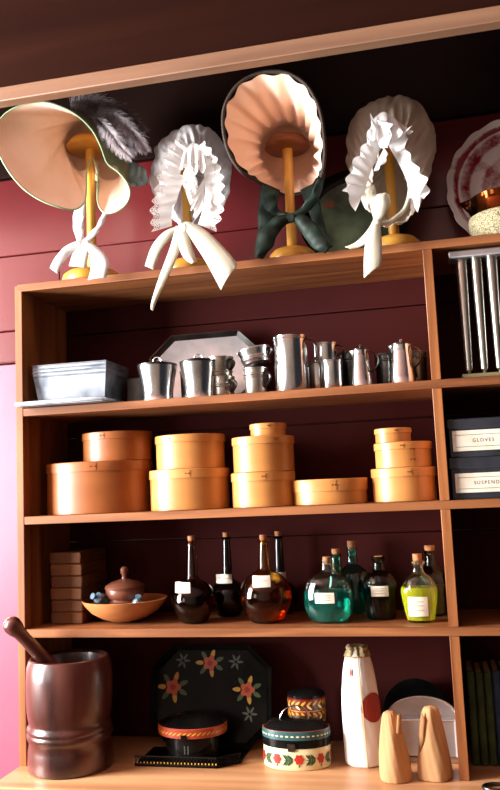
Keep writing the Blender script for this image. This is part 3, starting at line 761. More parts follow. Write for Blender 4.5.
# painted decoration
def leaf(n=8, L=1, Wd=.4): return [(L * (math.cos(2 * PI * k / n)), Wd * math.sin(2 * PI * k / n) * (1 - .25 * math.cos(2 * PI * k / n))) for k in range(n)]
def dab_plane(b, cx, cy, L, Wd, rot, mi, z=.0006):
    pts = [(cx + x * math.cos(rot) - y * math.sin(rot), cy + x * math.sin(rot) + y * math.cos(rot), z) for x, y in leaf(10, L, Wd)]
    b.add(pts, [tuple(range(10))], mi)
def dab_cyl(b, rx, sy, a, zc, L, Wd, rot, mi, lift=.0006):
    n = 12; ring = []
    P = leaf(n, L, Wd)
    for x, y in [(0, 0)] + P:
        X = x * math.cos(rot) - y * math.sin(rot); Y = x * math.sin(rot) + y * math.cos(rot)
        aa = a + X / rx; rr = rx + lift
        ring.append((rr * math.cos(aa), rr * math.sin(aa) * sy, zc + Y))
    b.add(ring, [(0, 1 + k, 1 + (k + 1) % n) for k in range(n)], mi)

# octagonal black tray with roses, leaning on the wall
t = thing('painted_tray', 'black octagonal tray painted with roses, leaning at the back', 'tray', (.452, .205, z + .128), 0)
t.rotation_euler = (math.radians(77), 0, 0)
o1 = octagon(.165, .130, .06); o2 = octagon(.150, .115, .054)
b = MB(); b.prism(o2, -.002, 0)
def rose(cx, cy, s=1):
    for k in range(5): dab_plane(b, cx + .012 * s * math.cos(k * 1.26), cy + .012 * s * math.sin(k * 1.26), .010 * s, .009 * s, k * 1.26, 1, .0005 + .0001 * k)
    dab_plane(b, cx, cy, .008 * s, .008 * s, 0, 2, .0013)
    for k in range(7):
        a = k * .9 + .4; dab_plane(b, cx + .031 * s * math.cos(a), cy + .027 * s * math.sin(a), .012 * s, .006 * s, a, 3 if k % 2 else 4, .0005)
rose(-.006, .082, .95); rose(-.108, .020, 1.05); rose(.098, .015, .95)
for cx, cy in ((-.082, .088), (.066, .085), (.105, -.045)):
    for k in range(6): dab_plane(b, cx + .012 * math.cos(k), cy + .012 * math.sin(k), .009, .003, k, 5)
build('tray_floor', b, [M['black'], M['orange_p'], M['red_p'], M['gold_p'], M['green_p'], M['greyp']] if 'greyp' in M else [M['black'], M['orange_p'], M['red_p'], M['gold_p'], M['green_p'], M.setdefault('greyp', mat('paint_grey', srgb(84, 92, 84), .5))], t, smooth=False)
b = MB(); b.grid([[Vector((*p, 0)) for p in o2], [Vector((*p, .014)) for p in o1], [Vector((p[0] * 1.01, p[1] * 1.01, .013)) for p in o1], [Vector((p[0] * 1.01, p[1] * 1.01, -.002)) for p in o2]], closed=True)
build('tray_rim', b, M['black'], t, smooth=False)

# low black tray with pierced gallery
L0 = at(137, 765, .03); R0 = at(219, 766, .04)
t = thing('gallery_tray', 'low black tray with gold-dotted gallery rim under the lidded tin', 'tray', (.424, .092, z))
b = MB(); b.prism([(-.125, -.064), (.085, -.064), (.135, -.02), (.135, .078), (-.125, .078)], 0, .004); build('tray_floor', b, M['black'], t, smooth=False)
b = MB(); pg = [(-.125, -.064), (.085, -.064), (.135, -.02)]
for (xa, ya), (xb_, yb_) in zip(pg[:-1], pg[1:]):
    n = int(math.hypot(xb_ - xa, yb_ - ya) / .0085)
    b.tube([(xa, ya, .024), (xb_, yb_, .024)], .0022, 6); b.tube([(xa, ya, .006), (xb_, yb_, .006)], .003, 6)
    for k in range(n + 1):
        x = xa + (xb_ - xa) * k / n; y = ya + (yb_ - ya) * k / n
        if k < n:
            x2 = xa + (xb_ - xa) * (k + 1) / n; y2 = ya + (yb_ - ya) * (k + 1) / n
            b.tube([(x, y, .008), (x2, y2, .023)], .0011, 5); b.tube([(x, y, .023), (x2, y2, .008)], .0011, 5)
        if ya == yb_: b.box((x - .0014, y - .0042, .0085), (x + .0014, y - .0026, .0125), 1, .0004)
build('gallery_rim', b, [M['black'], M['gold_p']], t)

# black lidded round tin with red and gold band, standing on the low tray
t = thing('painted_tin', 'round black tin with orange and gold lid band', 'tin', (.430, .098, z + .0045))
b = MB(); b.lathe([(.066, 0), (.069, .002), (.070, .058), (.066, .060)], 64, sy=.82)
for s in (-1, 1):
    for k in range(5): dab_cyl(b, .070, .82, -PI / 2 + .25 * s * .25, .040 - k * .004, .0022, .0012, s * .8, 1)
build('tin_body', b, [M['black'], M['greyp']], t)
b = MB(); b.lathe([(.086, .062, 1), (.088, .063, 1), (.089, .084, 1), (.087, .086), (.084, .0865), (.060, .098), (.03, .106), (0, .108)], 72, sy=.82)
for k in range(44):
    a = 2 * PI * k / 44; dab_cyl(b, .0885, .82, a, .0735, .0075, .0016, .55, 2)
build('tin_lid', b, [M['black'], M['orangeband']] + [M['gold_p']] if 'orangeband' in M else [M['black'], M.setdefault('orangeband', mat('paint_red_orange', srgb(158, 58, 34), .4)), M['gold_p']], t)
b = MB(); b.box((-.008, -.076, .056), (.006, -.070, .072), 0, .001); build('latch', b, M['black'], t)

# red canister behind
t = thing('painted_canister', 'red canister with yellow leaf bands in shadow at the back', 'canister', (.712, .175, z))
b = MB(); R = .0475
b.lathe([(R, 0), (R, .138), (R - .002, .14)], 56)
for row, (zz, s) in enumerate(((.124, 1), (.096, -1))):
    for k in range(20):
        a = 2 * PI * k / 20
        dab_cyl(b, R, 1, a, zz + .005, .0085, .0028, .7 * s, 1); dab_cyl(b, R, 1, a, zz - .005, .0085, .0028, -.7 * s, 2 if k % 2 else 3)
for zz in (.109, .081): b.lathe([(R + .0004, zz), (R + .0004, zz + .0016)], 56, mi=1)
build('canister_body', b, [M['redcan'], M['gold_p'], M['green_p'], M['cream_p']], t)
b = MB(); b.lathe([(R + .001, .1405), (R + .001, .146), (R * .8, .151), (R * .3, .156), (0, .157)], 48); build('canister_lid', b, M['black'], t)

# tole box in front
t = thing('tole_box', 'oval painted tin box with red flowers and a wire handle', 'tin', (.699, .082, z))
R = .083; sy = .66
b = MB(); b.lathe([(R - .003, 0, 0), (R - .001, .002, 0), (R - .001, .052, 0), (R - .003, .054, 0)], 80, sy=sy)
def fl(a):
    for k in range(6): dab_cyl(b, R, sy, a + (.0062 / R) * math.cos(k * 1.047), .026 + .0062 * math.sin(k * 1.047), .0062, .0056, k * 1.047, 1, .0006 + .0001 * k)
    dab_cyl(b, R, sy, a, .012, .004, .002, 1.2, 3, .001)
def lf(a, s):
    for k in range(3):
        for u_ in (-1, 1): dab_cyl(b, R, sy, a + s * (-.07 + .075 * k), .024 + .0065 * u_, .0085, .0026, (.75 * u_) if s > 0 else PI - .75 * u_, 2 + (k % 2))
    dab_cyl(b, R, sy, a, .024, .012, .0011, 0, 2)
for k in range(9):
    a = -PI / 2 + .17 + k * .70; fl(a); lf(a + .35, 1 if k % 2 else -1)
build('box_body', b, [M['cream_p'], M['red_p'], M['dgreen_p'], M['green_p']], t)
b = MB(); b.lathe([(R + .0005, .050, 0), (R + .0005, .069, 1), (R + .0005, .087, 1), (R, .089, 2), (R - .002, .0895, 0), (.066, .102, 0), (.03, .108, 0), (0, .109, 0)], 80, sy=sy)
for k in range(40): dab_cyl(b, R + .0005, sy, 2 * PI * k / 40, .078, .0042, .0018, 0, 3)
build('box_lid', b, [M['black'], M['blue_p'], M['orangeband'], M['cream_p']], t)
b = MB(); b.tube([(.034 * math.cos(a) - .002, .012 * math.cos(a), .106 + .030 * math.sin(a)) for a in [PI * k / 16 for k in range(17)]], .0015, 8); build('wire_handle', b, M['tin'], t)
b = MB(); b.box((-.012, -R * sy - .003, .044), (.006, -R * sy + .003, .062), 0, .001); build('latch', b, M['tindark'], t)

# sugar cone
def cone(t, prof, cx=0, cy=0, folds=9, amp=.0015, seed=1, n=72, mats=None, nm='paper_wrap', lean=(0, 0)):
    rnd = random.Random(seed); ph = [rnd.uniform(0, 6) for _ in range(6)]
    H = prof[-1][1]
    def fn(th, zz, r):
        return r + amp * (math.sin(folds * th + ph[0] + zz * 18) * .5 + math.sin(4 * th + ph[1] - zz * 25) * .7 + abs(math.sin(7 * th + ph[2] + 40 * zz)) * .5)
    P = cr([Vector((r, 0, zz)) for r, zz in prof], 40); b = MB()
    b.lathe([(p.x, p.z) for p in P], n, fn=fn)
    for v in b.v: v.x += lean[0] * v.z / H; v.y += lean[1] * v.z / H
    return b
bx = at(364, 768, .10).x
hs = at(364, 647, .10).z - z
t = thing('sugar_cone', 'tall white paper-wrapped sugar cone with a red seal', 'sugar cone', (bx + .002, .108, z))
pr = [(.0425, 0), (.0465, .004), (.0475, .04), (.0465, hs * .35), (.043, hs * .6), (.036, hs * .82), (.031, hs * .9), (.027, hs * .95), (.02, hs * .98)]
b = cone(t, pr, lean=(-.004, 0), amp=.0010)
# seal painted on the paper, right of the twine
rs = .0425; 
for k in range(1):
    n = 24; ring = []
    for i, (x, y) in enumerate([(0, 0)] + [(.030 * math.cos(2 * PI * q / n), .034 * math.sin(2 * PI * q / n)) for q in range(n)]):
        ring.append((x, y))
    def surf(a, zz):
        for (ra, za), (rb_, zb_) in zip(pr[:-1], pr[1:]):
            if za <= zz <= zb_: r = ra + (rb_ - ra) * (zz - za) / (zb_ - za); break
        r += .0030
        return (r * math.cos(a) - .004 * zz / hs, r * math.sin(a), zz)
    az = -.74; zs = hs * .50
    for f0, f1 in ((0.001, .34), (.34, .67), (.67, 1)):
        b.add([surf(az + x * f / rs, zs + y * f) for f in (f0, f1) for x, y in ring[1:]], [(k, (k + 1) % n, n + (k + 1) % n, n + k) for k in range(n)], 1)
    b.add([surf(-1.95 + .003 / rs * math.cos(q), hs * .80 + .010 * math.sin(q)) for q in [2 * PI * k / 10 for k in range(10)]], [tuple(range(10))], 1)
build('paper_wrap', b, [M['paperw'], M['seal']], t)
b = cone(t, [(.029, hs * .93), (.028, hs * .955), (.024, hs * .975), (.026, hs * 1.0), (.019, hs * 1.012), (.006, hs * 1.006)], amp=.004, folds=11, lean=(-.004, 0)); build('gathered_paper_top', b, M['papertop'] if 'papertop' in M else M.setdefault('papertop', noisy(mat('aged_paper', srgb(150, 132, 92), .8), srgb(120, 100, 66), srgb(180, 164, 124), (1, 1, 1), 40)), t)
b = MB()
b.tube([surf(-1.42 + .10 * (1 - k / 20), hs * (.0 + .94 * k / 20)) for k in range(21)], .0012, 6)
b.tube([surf(2 * PI * k / 40, hs * .925) for k in range(40)], .0013, 6, closed=True); build('twine', b, M['twine'], t)

# small paper cones
for (xx, yy, r, pxt, pyt, lab, sd, mw) in ((at(394, 745, .0).x, .0, .036, 393, 711, 'small tan paper cone, left of the pair in front of the tin', 3, .7), (at(433, 745, .022).x, .022, .0395, 433, 706, 'small tan paper cone, right of the pair in front of the tin', 8, 1)):
    h = at(pxt, pyt, yy).z - z
    t = thing('sugar_cone', lab, 'sugar cone', (xx, yy, z), .0, 'small paper-wrapped cones')
    b = cone(t, [(r * .9, 0), (r, .003), (r * .97, .03), (r * .80, h * .5), (r * .54, h * .82), (r * .45, h * .93), (r * .32, h * .985), (r * .1, h)], amp=.0016, folds=5, seed=sd, lean=(-.006 if sd == 3 else 0, 0))
    build('paper_wrap', b, M['paperb'], t)
    # overlapping fold flap
    fl_ = [(.3, .90), (.45, .99), (-.1, .97), (-.35, .72), (.1, .70)] if sd == 3 else [(-2.5, .95), (-2.1, .85), (-2.2, .55), (-2.45, .38), (-2.75, .60)]
    vs = []
    for a, f in fl_:
        rr = r * (1 - .52 * f) + .006; a2 = a - .9 if sd == 3 else a
        vs.append((rr * math.cos(a2), rr * math.sin(a2), h * f))
    vs.append((sum(v[0] for v in vs) / 5 * 1.12, sum(v[1] for v in vs) / 5 * 1.12, sum(v[2] for v in vs) / 5))
    b = MB(); b.add(vs, [(k, (k + 1) % 5, 5) for k in range(5)]); build('paper_fold', b, M['paperb'], t, solid=.0012)

# arched tin box behind the cones
t = thing('arched_tin', 'silver tin wall box with arched back behind the small cones', 'tin box', (1.002, .118, z))
zz0 = .012; wx = .082; hh_ = at(424, 722, .10).z - z; ha = at(420, 699, .13).z - z
b = MB(); b.box((-wx - .006, -.004, 0), (wx + .006, .06, .0115), 0, .001); build('base_ledge', b, M['trim'], t)
arch = [(-wx, zz0), (wx, zz0), (wx, hh_)] + [(wx * math.cos(PI * k / 20), hh_ + (ha - hh_) * math.sin(PI * k / 20)) for k in range(1, 20)] + [(-wx, hh_)]
b = MB(); n = len(arch); b.add([(x, .034, zz) for x, zz in arch] + [(x, .036, zz) for x, zz in arch], [tuple(range(n)), tuple(range(2 * n - 1, n - 1, -1))] + [((k + 1) % n, k, n + k, n + (k + 1) % n) for k in range(n)])
b.tube([(x, .033, zz) for x, zz in arch], .003, 8, closed=True); build('arched_back', b, M['tinmat'], t)
b = MB(); b.box((-wx + .002, .0, zz0), (wx - .002, .033, hh_), 0, .003); b.tube([(-wx + .002, -.001, hh_), (wx - .002, -.001, hh_)], .003, 8)
b.tube([(wx - .004, -.001, zz0 + .003), (wx - .004, -.001, hh_)], .0035, 8); build('tin_front', b, M['tinmat'], t)
# dark tray edge standing behind it
b = MB(); R = .082
b.lathe([(0, 0), (R - .015, 0), (R, .012), (R + .002, .012), (R - .012, -.003), (0, -.003)], 64, sy=1)
o = build('round_tray', b, M['black']); o.location = (.985, .235, z + .1035); o.rotation_euler = (math.radians(80), 0, 0)
o.scale = (1, 1, 1); o.location.z = z + .084; tag(o, 'dark round tray leaning in shadow behind the arched tin', 'tray')
# black-rimmed hoop with bright edge at bottom right
c0 = at(494, 790, -.06)
b = MB(); b.tube([(.028 * math.cos(a), .020 * math.sin(a), .004) for a in [2 * PI * k / 40 for k in range(40)]], .0042, 10, closed=True)
o = build('metal_ring', b, M['tindark']); o.location = (at(497, 788, -.045).x, -.045, ZC + .0008); tag(o, 'dark shiny metal ring lying at the worktop front right', 'ring')

# ------------------------------------------------------------------ top shelf: stands and bonnets
z = Z1 + .0004
def stand(xc, y, top, rb, rh, label, mhead, post_tilt=0, hz=.038, rp=.0135):
    mhd = mhead
    t = thing('bonnet_stand', label, 'hat stand', (xc, y, z), 0, 'turned wooden bonnet stands')
    h = top - z
    b = MB(); b.lathe([(rb * .96, 0), (rb, .004), (rb, .020), (rb * .96, .028), (rb * .80, .038), (rb * .5, .045), (.016, .049)], 56); build('stand_base', b, M['stand'], t)
    b = MB(); b.lathe([(rp, .047), (rp, .07), (rp * .92, h * .5), (rp, h)], 28); build('post', b, M['stand'], t)
    b = MB(); b.lathe([(0, h - .001), (rh * .9, h - .001), (rh, h + .004), (rh * .98, h + hz * .3), (rh * .8, h + hz * .7), (rh * .4, h + hz * .96), (0, h + hz)], 56); build('head_block', b, mhead, t)
    return t
s1 = stand(.185, .095, at(88, 146, .095).z - .012, .082, .066, 'turned wooden stand under the wide peach-lined bonnet', M['stand'])
s2 = stand(.463, .095, 1.585, .062, .05, 'turned wooden stand under the white lace cap', M['stand'])
s3 = stand(.748, .095, at(288, 145, .095).z - .012, .062, .060, 'turned wooden stand under the black pleated bonnet', M['standdark'])
s4 = stand(1.012, .095, 1.56, .066, .05, 'turned wooden stand under the ruffled white cap by the plate', M['stand'])

# --- bonnet 1 : wide peach-lined
rim = [(92, 158, .09), (87, 172, .05), (86.5, 188, .0), (84.5, 202, -.035), (75, 209.5, -.06), (60, 207.5, -.09), (42, 201, -.11), (25, 190, -.125), (12, 176, -.135), (2, 160, -.14), (-5, 143, -.14), (-4, 128, -.14), (5, 114, -.14), (22, 105, -.14),
       (45, 102, -.13), (62, 107, -.11), (78, 116, -.09), (92, 130, -.065), (101, 147, -.045), (107, 163, -.03), (118, 172, -.035), (127, 183, -.045), (130, 194, -.05), (126, 204, -.045), (115, 211.5, -.03), (104, 212.5, -.01), (98, 203, .0), (97.5, 187, .03), (97.5, 170, .06)]
thr = [(92, 172, .12), (77, 170, .09), (68, 158, .075), (66, 146, .075), (68, 134, .075), (78, 122, .075), (92, 118, .075), (108, 124, .075), (120, 142, .075), (124, 160, .075), (120, 176, .075), (108, 182, .075)]
crn = [(96, 180, .14), (80, 170, .15), (76, 146, .15), (86, 126, .15), (104, 122, .15), (122, 138, .15), (130, 162, .15), (124, 184, .14)]
crn = [(96, 178, .16), (82, 170, .15), (76, 158, .14), (76, 146, .14), (80, 134, .14), (88, 126, .14), (104, 124, .14), (118, 134, .14), (126, 148, .14), (130, 164, .14), (124, 178, .14), (110, 184, .15)]
sc = .0
bt = thing('bonnet', 'wide-brimmed bonnet with peach silk lining and grey feathers, far left', 'bonnet', (.185, .095, z + .03), 0, 'bonnets and caps on stands')
def pl1(th, s, d):
    f = max(0, min(1, s)) * (1 if s < 1 else max(0, 2 - s)); g = .0018 + .003 * f * (1 if s <= 1 else 1)
    w = math.sin(PI * min(s, 1)) if s < 1 else 0
    return d * (w * .0045 * (math.sin(9 * th + 1) + .6 * math.sin(17 * th)) * (1 if th < 3.6 else .4))
rows = loft([atl(rim), atl(thr), atl(crn)], 150, 14, pl1, at(104, 154, .185))
b = MB(); b.grid(rows, closed=True)
build('brim_lining', b, M['peach'], bt, world=True, ang=180)
b = MB(); b.grid([[p + (p - at(90, 152, .12)).normalized() * .0035 + Vector((0, .0025, 0)) for p in r] for r in rows], closed=True)
build('silk_shell', b, M['sage'], bt, world=True, ang=180)
b = MB(); b.tube(cr(atl(rim), 150, True), .0022, 8, closed=True); build('piping', b, M['sageedge'], bt, world=True, ang=180)
# pale blue ribbon bow on the side
b = MB(); b.grid(strip([(128, 160, .06), (138, 164, .05), (146, 170, .04)], [(127, 184, .06), (138, 187, .05), (149, 182, .05)], wav=.003))
b.grid(strip([(128, 178, .05), (132, 182, .03)], [(140, 176, .05), (146, 186, .03)], 12)); build('side_ribbon', b, M['pblue'], bt, world=True, solid=.001)
# plumes: curved quills with drooping barbs
def plume(path, L, n, seed, name='feather', m=None, wdt=.0008, droop=.6):
    rnd = random.Random(seed); P = cr(atl(path), 40); b = MB(); b.tube(P, .0012, 5)
    for k in range(n):
        t = rnd.random() ** .9 * 38; i = int(t); p = P[i].lerp(P[i + 1], t - i); T = (P[i + 1] - P[i]).normalized()
        side = T.cross(Vector((0, -1, 0)));
        if side.length < .1: side = Vector((1, 0, 0))
        side.normalize(); side = side if rnd.random() < .5 else -side
        d = (side * rnd.uniform(.4, 1) + T * rnd.uniform(.1, .9) + Vector((0, rnd.uniform(-.9, .5), 0))).normalized()
        l = L * rnd.uniform(.5, 1.1) * (math.sin(PI * (t / 38 * .8 + .15)) ** .5); cur = Vector((rnd.uniform(-.3, .3), rnd.uniform(-.3, .3), -droop))
        Q = [p]; dd = d.copy()
        for s in range(6):
            dd = (dd + cur * .28).normalized(); Q.append(Q[-1] + dd * l / 6)
        wv = dd.cross(Vector((0, -1, 0)));
        if wv.length < .05: wv = Vector((1, 0, 0))
        wv = wv.normalized() * wdt * rnd.uniform(.6, 1.3)
        vs = []
        for s, q in enumerate(Q):
            f = 1 - s / 7; vs += [q - wv * f, q + wv * f]
        b.add(vs, [(2 * s, 2 * s + 1, 2 * s + 3, 2 * s + 2) for s in range(6)])
    build(name, b, m or M['plume'], bt, world=True)
plume([(70, 104, -.05), (92, 104, -.02), (112, 118, 0), (126, 140, .0)], .050, 1100, 1, m=M['plumedark'])
plume([(84, 106, -.03), (104, 110, -.01), (124, 126, 0), (138, 152, .0)], .050, 1200, 2)
plume([(98, 110, -.03), (116, 118, -.03), (134, 134, -.02), (148, 152, -.01)], .040, 1000, 3)
plume([(94, 116, -.05), (108, 130, -.05), (120, 146, -.04), (132, 158, -.03)], .036, 900, 4)
plume([(76, 103, .0), (100, 102, .02), (126, 114, .04), (146, 132, .05)], .040, 800, 5, m=M['plumedark'])
# tie ribbons
b = MB()
b.grid(strip([(75, 206, -.02), (73, 225, -.0), (78, 244, -.0)], [(86, 203, -.02), (84, 225, -.0), (84, 243, -.0)], wav=.002))
b.grid(strip([(103, 212, -.0), (97, 225, .0), (88, 235, .0), (82, 242, .0)], [(109, 211, -.0), (102, 226, .0), (94, 238, .0), (88, 246, .0)], wav=.002))
b.grid(strip([(80, 240, -.01), (66, 246, -.02), (55, 258, -.03), (50, 268, -.03)], [(84, 249, -.01), (72, 254, -.02), (64, 262, -.03), (58, 274, -.03)], bow=.006))
b.grid(strip([(76, 247, -.015), (72, 255, -.02), (69, 266, -.025)], [(90, 250, -.015), (88, 258, -.02), (86, 268, -.025)], bow=.004))
b.grid(strip([(84, 244, -.02), (90, 255, -.03), (91, 268, -.035), (88, 280, -.035)], [(94, 244, -.02), (105, 254, -.03), (109, 264, -.035), (106, 278, -.035)], bow=.006))
build('tie_ribbon', b, M['white'], bt, world=True, solid=.001)
b = MB(); kn = at(86, 245, -.012); b.lathe([(0, -.017), (.010, -.012), (.013, 0), (.010, .012), (0, .016)], 20, c=kn, sy=.7, fn=lambda t, zz, r: r * (1 + .1 * math.sin(5 * t))); build('ribbon_knot', b, M['white'], bt, world=True)

# --- bonnet 3 : black with pleated salmon lining
bt = thing('bonnet', 'black bonnet with pleated salmon satin lining and dark green ties', 'bonnet', (.748, .095, z + .03), 0, 'bonnets and caps on stands')
rim = [(290, 194, .135), (276, 191, .12), (264, 184, .08), (254, 177, .02), (245, 172, -.04), (236, 162, -.06), (229, 148, -.07), (225, 130, -.08), (225, 112, -.09), (231, 96, -.095), (241, 84, -.1), (255, 76, -.1), (271, 73, -.1), (288, 75, -.1), (303, 84, -.095), (313, 98, -.09), (319, 114, -.08), (322, 134, -.07), (323, 152, -.06), (321, 170, -.02), (316, 180, .06), (304, 190, .115)]
thr = [(290, 184, .15), (275, 178, .14), (263, 168, .11), (259, 158, .08), (257, 148, .07), (259, 138, .07), (264, 130, .07), (272, 124, .07), (284, 120, .07), (296, 122, .07), (306, 128, .07), (313, 138, .07), (318, 148, .07), (319, 160, .09), (312, 172, .12), (302, 180, .14)]
crn = [(290, 178, .17), (276, 174, .165), (266, 164, .15), (264, 148, .15), (272, 134, .15), (288, 128, .15), (304, 134, .15), (313, 148, .15), (312, 164, .16), (304, 174, .17)]
def pl3(th, s, d):
    if s >= 1: return d * .002 * math.sin(23 * th) * max(0, 1.5 - s)
    w = math.sin(PI * min(1, s * .85 + .06)) ** .7
    up = .35 + .65 * (1 if 1.2 < th < 5.2 else .3)
    q = math.sin(19 * th + .8 * math.sin(3 * th)) + .35 * math.sin(11 * th + 2)
    return d * (up * w * .009 * (q - 1.2)) + Vector((0, -.003, 0)) * up * w * q
rows = loft([atl(rim), atl(thr), atl(crn)], 264, 14, pl3, at(290, 154, .185))
b = MB(); b.grid(rows, closed=True); build('pleated_lining', b, M['salmon'], bt, world=True, ang=180)
rows2 = loft([[p + Vector((0, .004, 0)) for p in atl(rim)], [p + (p - at(290, 150, .07)).normalized() * .012 for p in atl(thr)], [p + (p - at(290, 150, .15)).normalized() * .012 for p in atl(crn)]], 132, 8, None, at(290, 154, .19))
b = MB(); b.grid([[p + (p - at(288, 140, .12)).normalized() * .004 for p in r] for r in rows2], closed=True); build('velvet_shell', b, M['velvet'], bt, world=True, ang=180)
b = MB(); rr = cr(atl(rim), 260, True); cc = sum(rr, Vector()) / 260
b.tube([p + (p - cc).normalized() * (.004 + .0012 * (k % 2)) + Vector((0, .002, 0)) for k, p in enumerate(rr)], .0046, 8, closed=True); build('braid_edging', b, M['braid'], bt, world=True)
b = MB()
b.grid(strip([(262, 184, .02), (263, 200, .02), (268, 212, .03), (288, 218, .03)], [(276, 190, .02), (276, 202, .02), (280, 210, .03), (292, 214, .03)], wav=.004))
b.grid(strip([(318, 176, .01), (312, 192, .01), (302, 206, .02), (292, 214, .03)], [(326, 172, .03), (320, 196, .02), (310, 210, .03), (296, 222, .03)], wav=.003))
b.grid(strip([(292, 214, .02), (278, 216, .01), (264, 226, -.0), (256, 240, -.01), (255, 258, -.01)], [(292, 222, .02), (282, 228, .01), (276, 238, .0), (272, 248, -.01), (262, 259, -.01)], bow=.010, wav=.003))
b.grid(strip([(292, 214, .02), (304, 215, .01), (318, 225, .0), (328, 238, -.01), (333, 247, -.01)], [(294, 222, .02), (300, 230, .01), (308, 242, .0), (316, 250, -.01), (326, 253, -.01)], bow=.010, wav=.003))
b.grid(strip([(280, 190, .06), (276, 215, .06), (272, 240, .06)], [(262, 182, .06), (258, 215, .06), (258, 250, .06)], wav=.004))
b.grid(strip([(300, 190, .06), (310, 215, .06), (322, 244, .06)], [(316, 182, .06), (322, 212, .06), (330, 246, .06)], wav=.004))
build('tie_ribbon', b, M['dgreen'], bt, world=True, solid=.0012)
b = MB(); kn = at(291, 218, .015); b.lathe([(0, -.014), (.010, -.010), (.014, 0), (.010, .010), (0, .013)], 20, c=kn, sy=.7, fn=lambda t, zz, r: r * (1 + .12 * math.sin(5 * t))); build('ribbon_knot', b, M['dgreen'], bt, world=True)

# --- caps
def cap(label, op, out, back, tip, mcap, loc, gcount=34, gph=0):
    ct = thing('cap', label, 'cap', loc, 0, 'bonnets and caps on stands')
    rnd = random.Random(gcount); ph = [rnd.uniform(0, 6) for _ in range(5)]
    def g(th, s, d):
        f = math.exp(-((s - .35) / .28) ** 2)
        c, sn = math.cos(th), math.sin(th)
        n1 = noise.noise(Vector((c * 3 + ph[0], sn * 3, s * 1.6))); n2 = noise.noise(Vector((c * 6, sn * 6 + ph[1], s * 5)))
        return d * (f * .0042 * math.sin(gcount * th + 5 * n1) + .010 * n1 + .005 * n2) + Vector((0, -1, 0)) * (.008 * n2 + .004 * f * math.sin(gcount * th + 5 * n1))
    rows = loft([atl(op), atl(out), atl(back)], 200, 12, g, at(*tip))
    b = MB(); b.grid(rows, closed=True); build('gathered_crown', b, mcap, ct, world=True, ang=180)
    return ct
c2 = cap('white lace-frilled cap with long ivory ribbons, between the lined bonnets',
    [(194, 228, .03), (178, 220, .02), (176, 196, .0), (180, 172, -.02), (188, 156, -.03), (194, 150, -.03), (199, 158, -.03), (203, 176, -.02), (208, 198, .0), (208, 220, .02)],
    [(194, 226, .10), (168, 218, .07), (153, 196, .06), (151, 170, .05), (158, 146, .05), (174, 130, .04), (192, 125, .04), (211, 130, .05), (226, 148, .06), (231, 172, .07), (228, 200, .08), (216, 216, .08)],
    [(194, 212, .15), (176, 206, .14), (168, 190, .14), (166, 172, .14), (170, 158, .14), (180, 150, .14), (194, 148, .14), (206, 150, .14), (216, 158, .14), (220, 172, .14), (216, 190, .14), (208, 204, .14)],
    (194, 176, .165), M['lawn'], (.463, .095, z + .03))
b = MB()
def addf(b, A, B, n, wv, amp, **k):
    r, uv = frill(A, B, n, wv, amp, **k); b.grid(r, uv=uv)
addf(b, [(194, 150, -.03), (186, 158, -.03), (180, 174, -.03), (176, 192, -.02), (172, 210, -.01), (172, 226, -.0)], [(180, 138, -.05), (168, 150, -.05), (161, 172, -.05), (156, 192, -.04), (152, 212, -.04), (153, 232, -.03)], 220, 9, .009)
addf(b, [(194, 150, -.03), (199, 160, -.03), (204, 176, -.03), (205, 194, -.02), (202, 212, -.01), (198, 224, -.0)], [(204, 142, -.05), (216, 158, -.05), (222, 176, -.05), (223, 192, -.05), (222, 212, -.04), (215, 232, -.03)], 220, 9, .009)
addf(b, [(184, 150, -.035), (190, 144, -.035), (198, 144, -.035), (204, 150, -.035)], [(180, 168, -.06), (190, 172, -.065), (200, 172, -.065), (208, 168, -.06)], 90, 3.5, .008)
addf(b, [(190, 160, -.04), (184, 172, -.04), (182, 182, -.035)], [(196, 176, -.06), (198, 190, -.06), (190, 204, -.055)], 100, 4, .009, ph=1)
addf(b, [(186, 176, -.045), (180, 190, -.045), (176, 204, -.045)], [(168, 172, -.07), (164, 192, -.07), (162, 210, -.06)], 120, 4, .008, ph=1)
addf(b, [(204, 178, -.04), (204, 195, -.04), (202, 210, -.03)], [(190, 204, -.06), (194, 216, -.055), (192, 226, -.05)], 100, 3, .008, ph=2)
build('lace_frill', b, M['lace'], c2, world=True, ang=180)
b = MB()
b.grid(strip([(176, 226, -.03), (170, 248, -.04), (160, 275, -.045), (152, 300, -.05), (151, 309, -.05)], [(185, 226, -.03), (180, 250, -.04), (168, 278, -.045), (158, 298, -.05), (153, 311, -.05)], bow=.004))
b.grid(strip([(182, 224, -.03), (192, 240, -.045), (206, 262, -.055), (220, 288, -.055), (221, 290, -.055)], [(190, 222, -.03), (208, 232, -.045), (228, 252, -.055), (237, 264, -.055), (236, 268, -.055)], bow=.008, m=8))
b.grid(strip([(178, 226, -.02), (164, 232, -.03), (152, 246, -.03), (145, 266, -.02)], [(180, 232, -.02), (170, 240, -.03), (160, 254, -.03), (154, 270, -.02)], bow=.006))
b.grid(strip([(176, 228, -.03), (178, 244, -.04), (184, 258, -.04), (192, 264, -.035)], [(186, 226, -.03), (190, 240, -.04), (194, 252, -.04), (197, 262, -.035)], bow=.006))
build('tie_ribbon', b, M['ivory'], c2, world=True, solid=.001)
b = MB(); kn = at(183, 228, -.035); b.lathe([(0, -.014), (.010, -.010), (.014, 0), (.010, .010), (0, .013)], 20, c=kn, sy=.7, fn=lambda t, zz, r: r * (1 + .12 * math.sin(5 * t))); build('ribbon_knot', b, M['ivory'], c2, world=True)

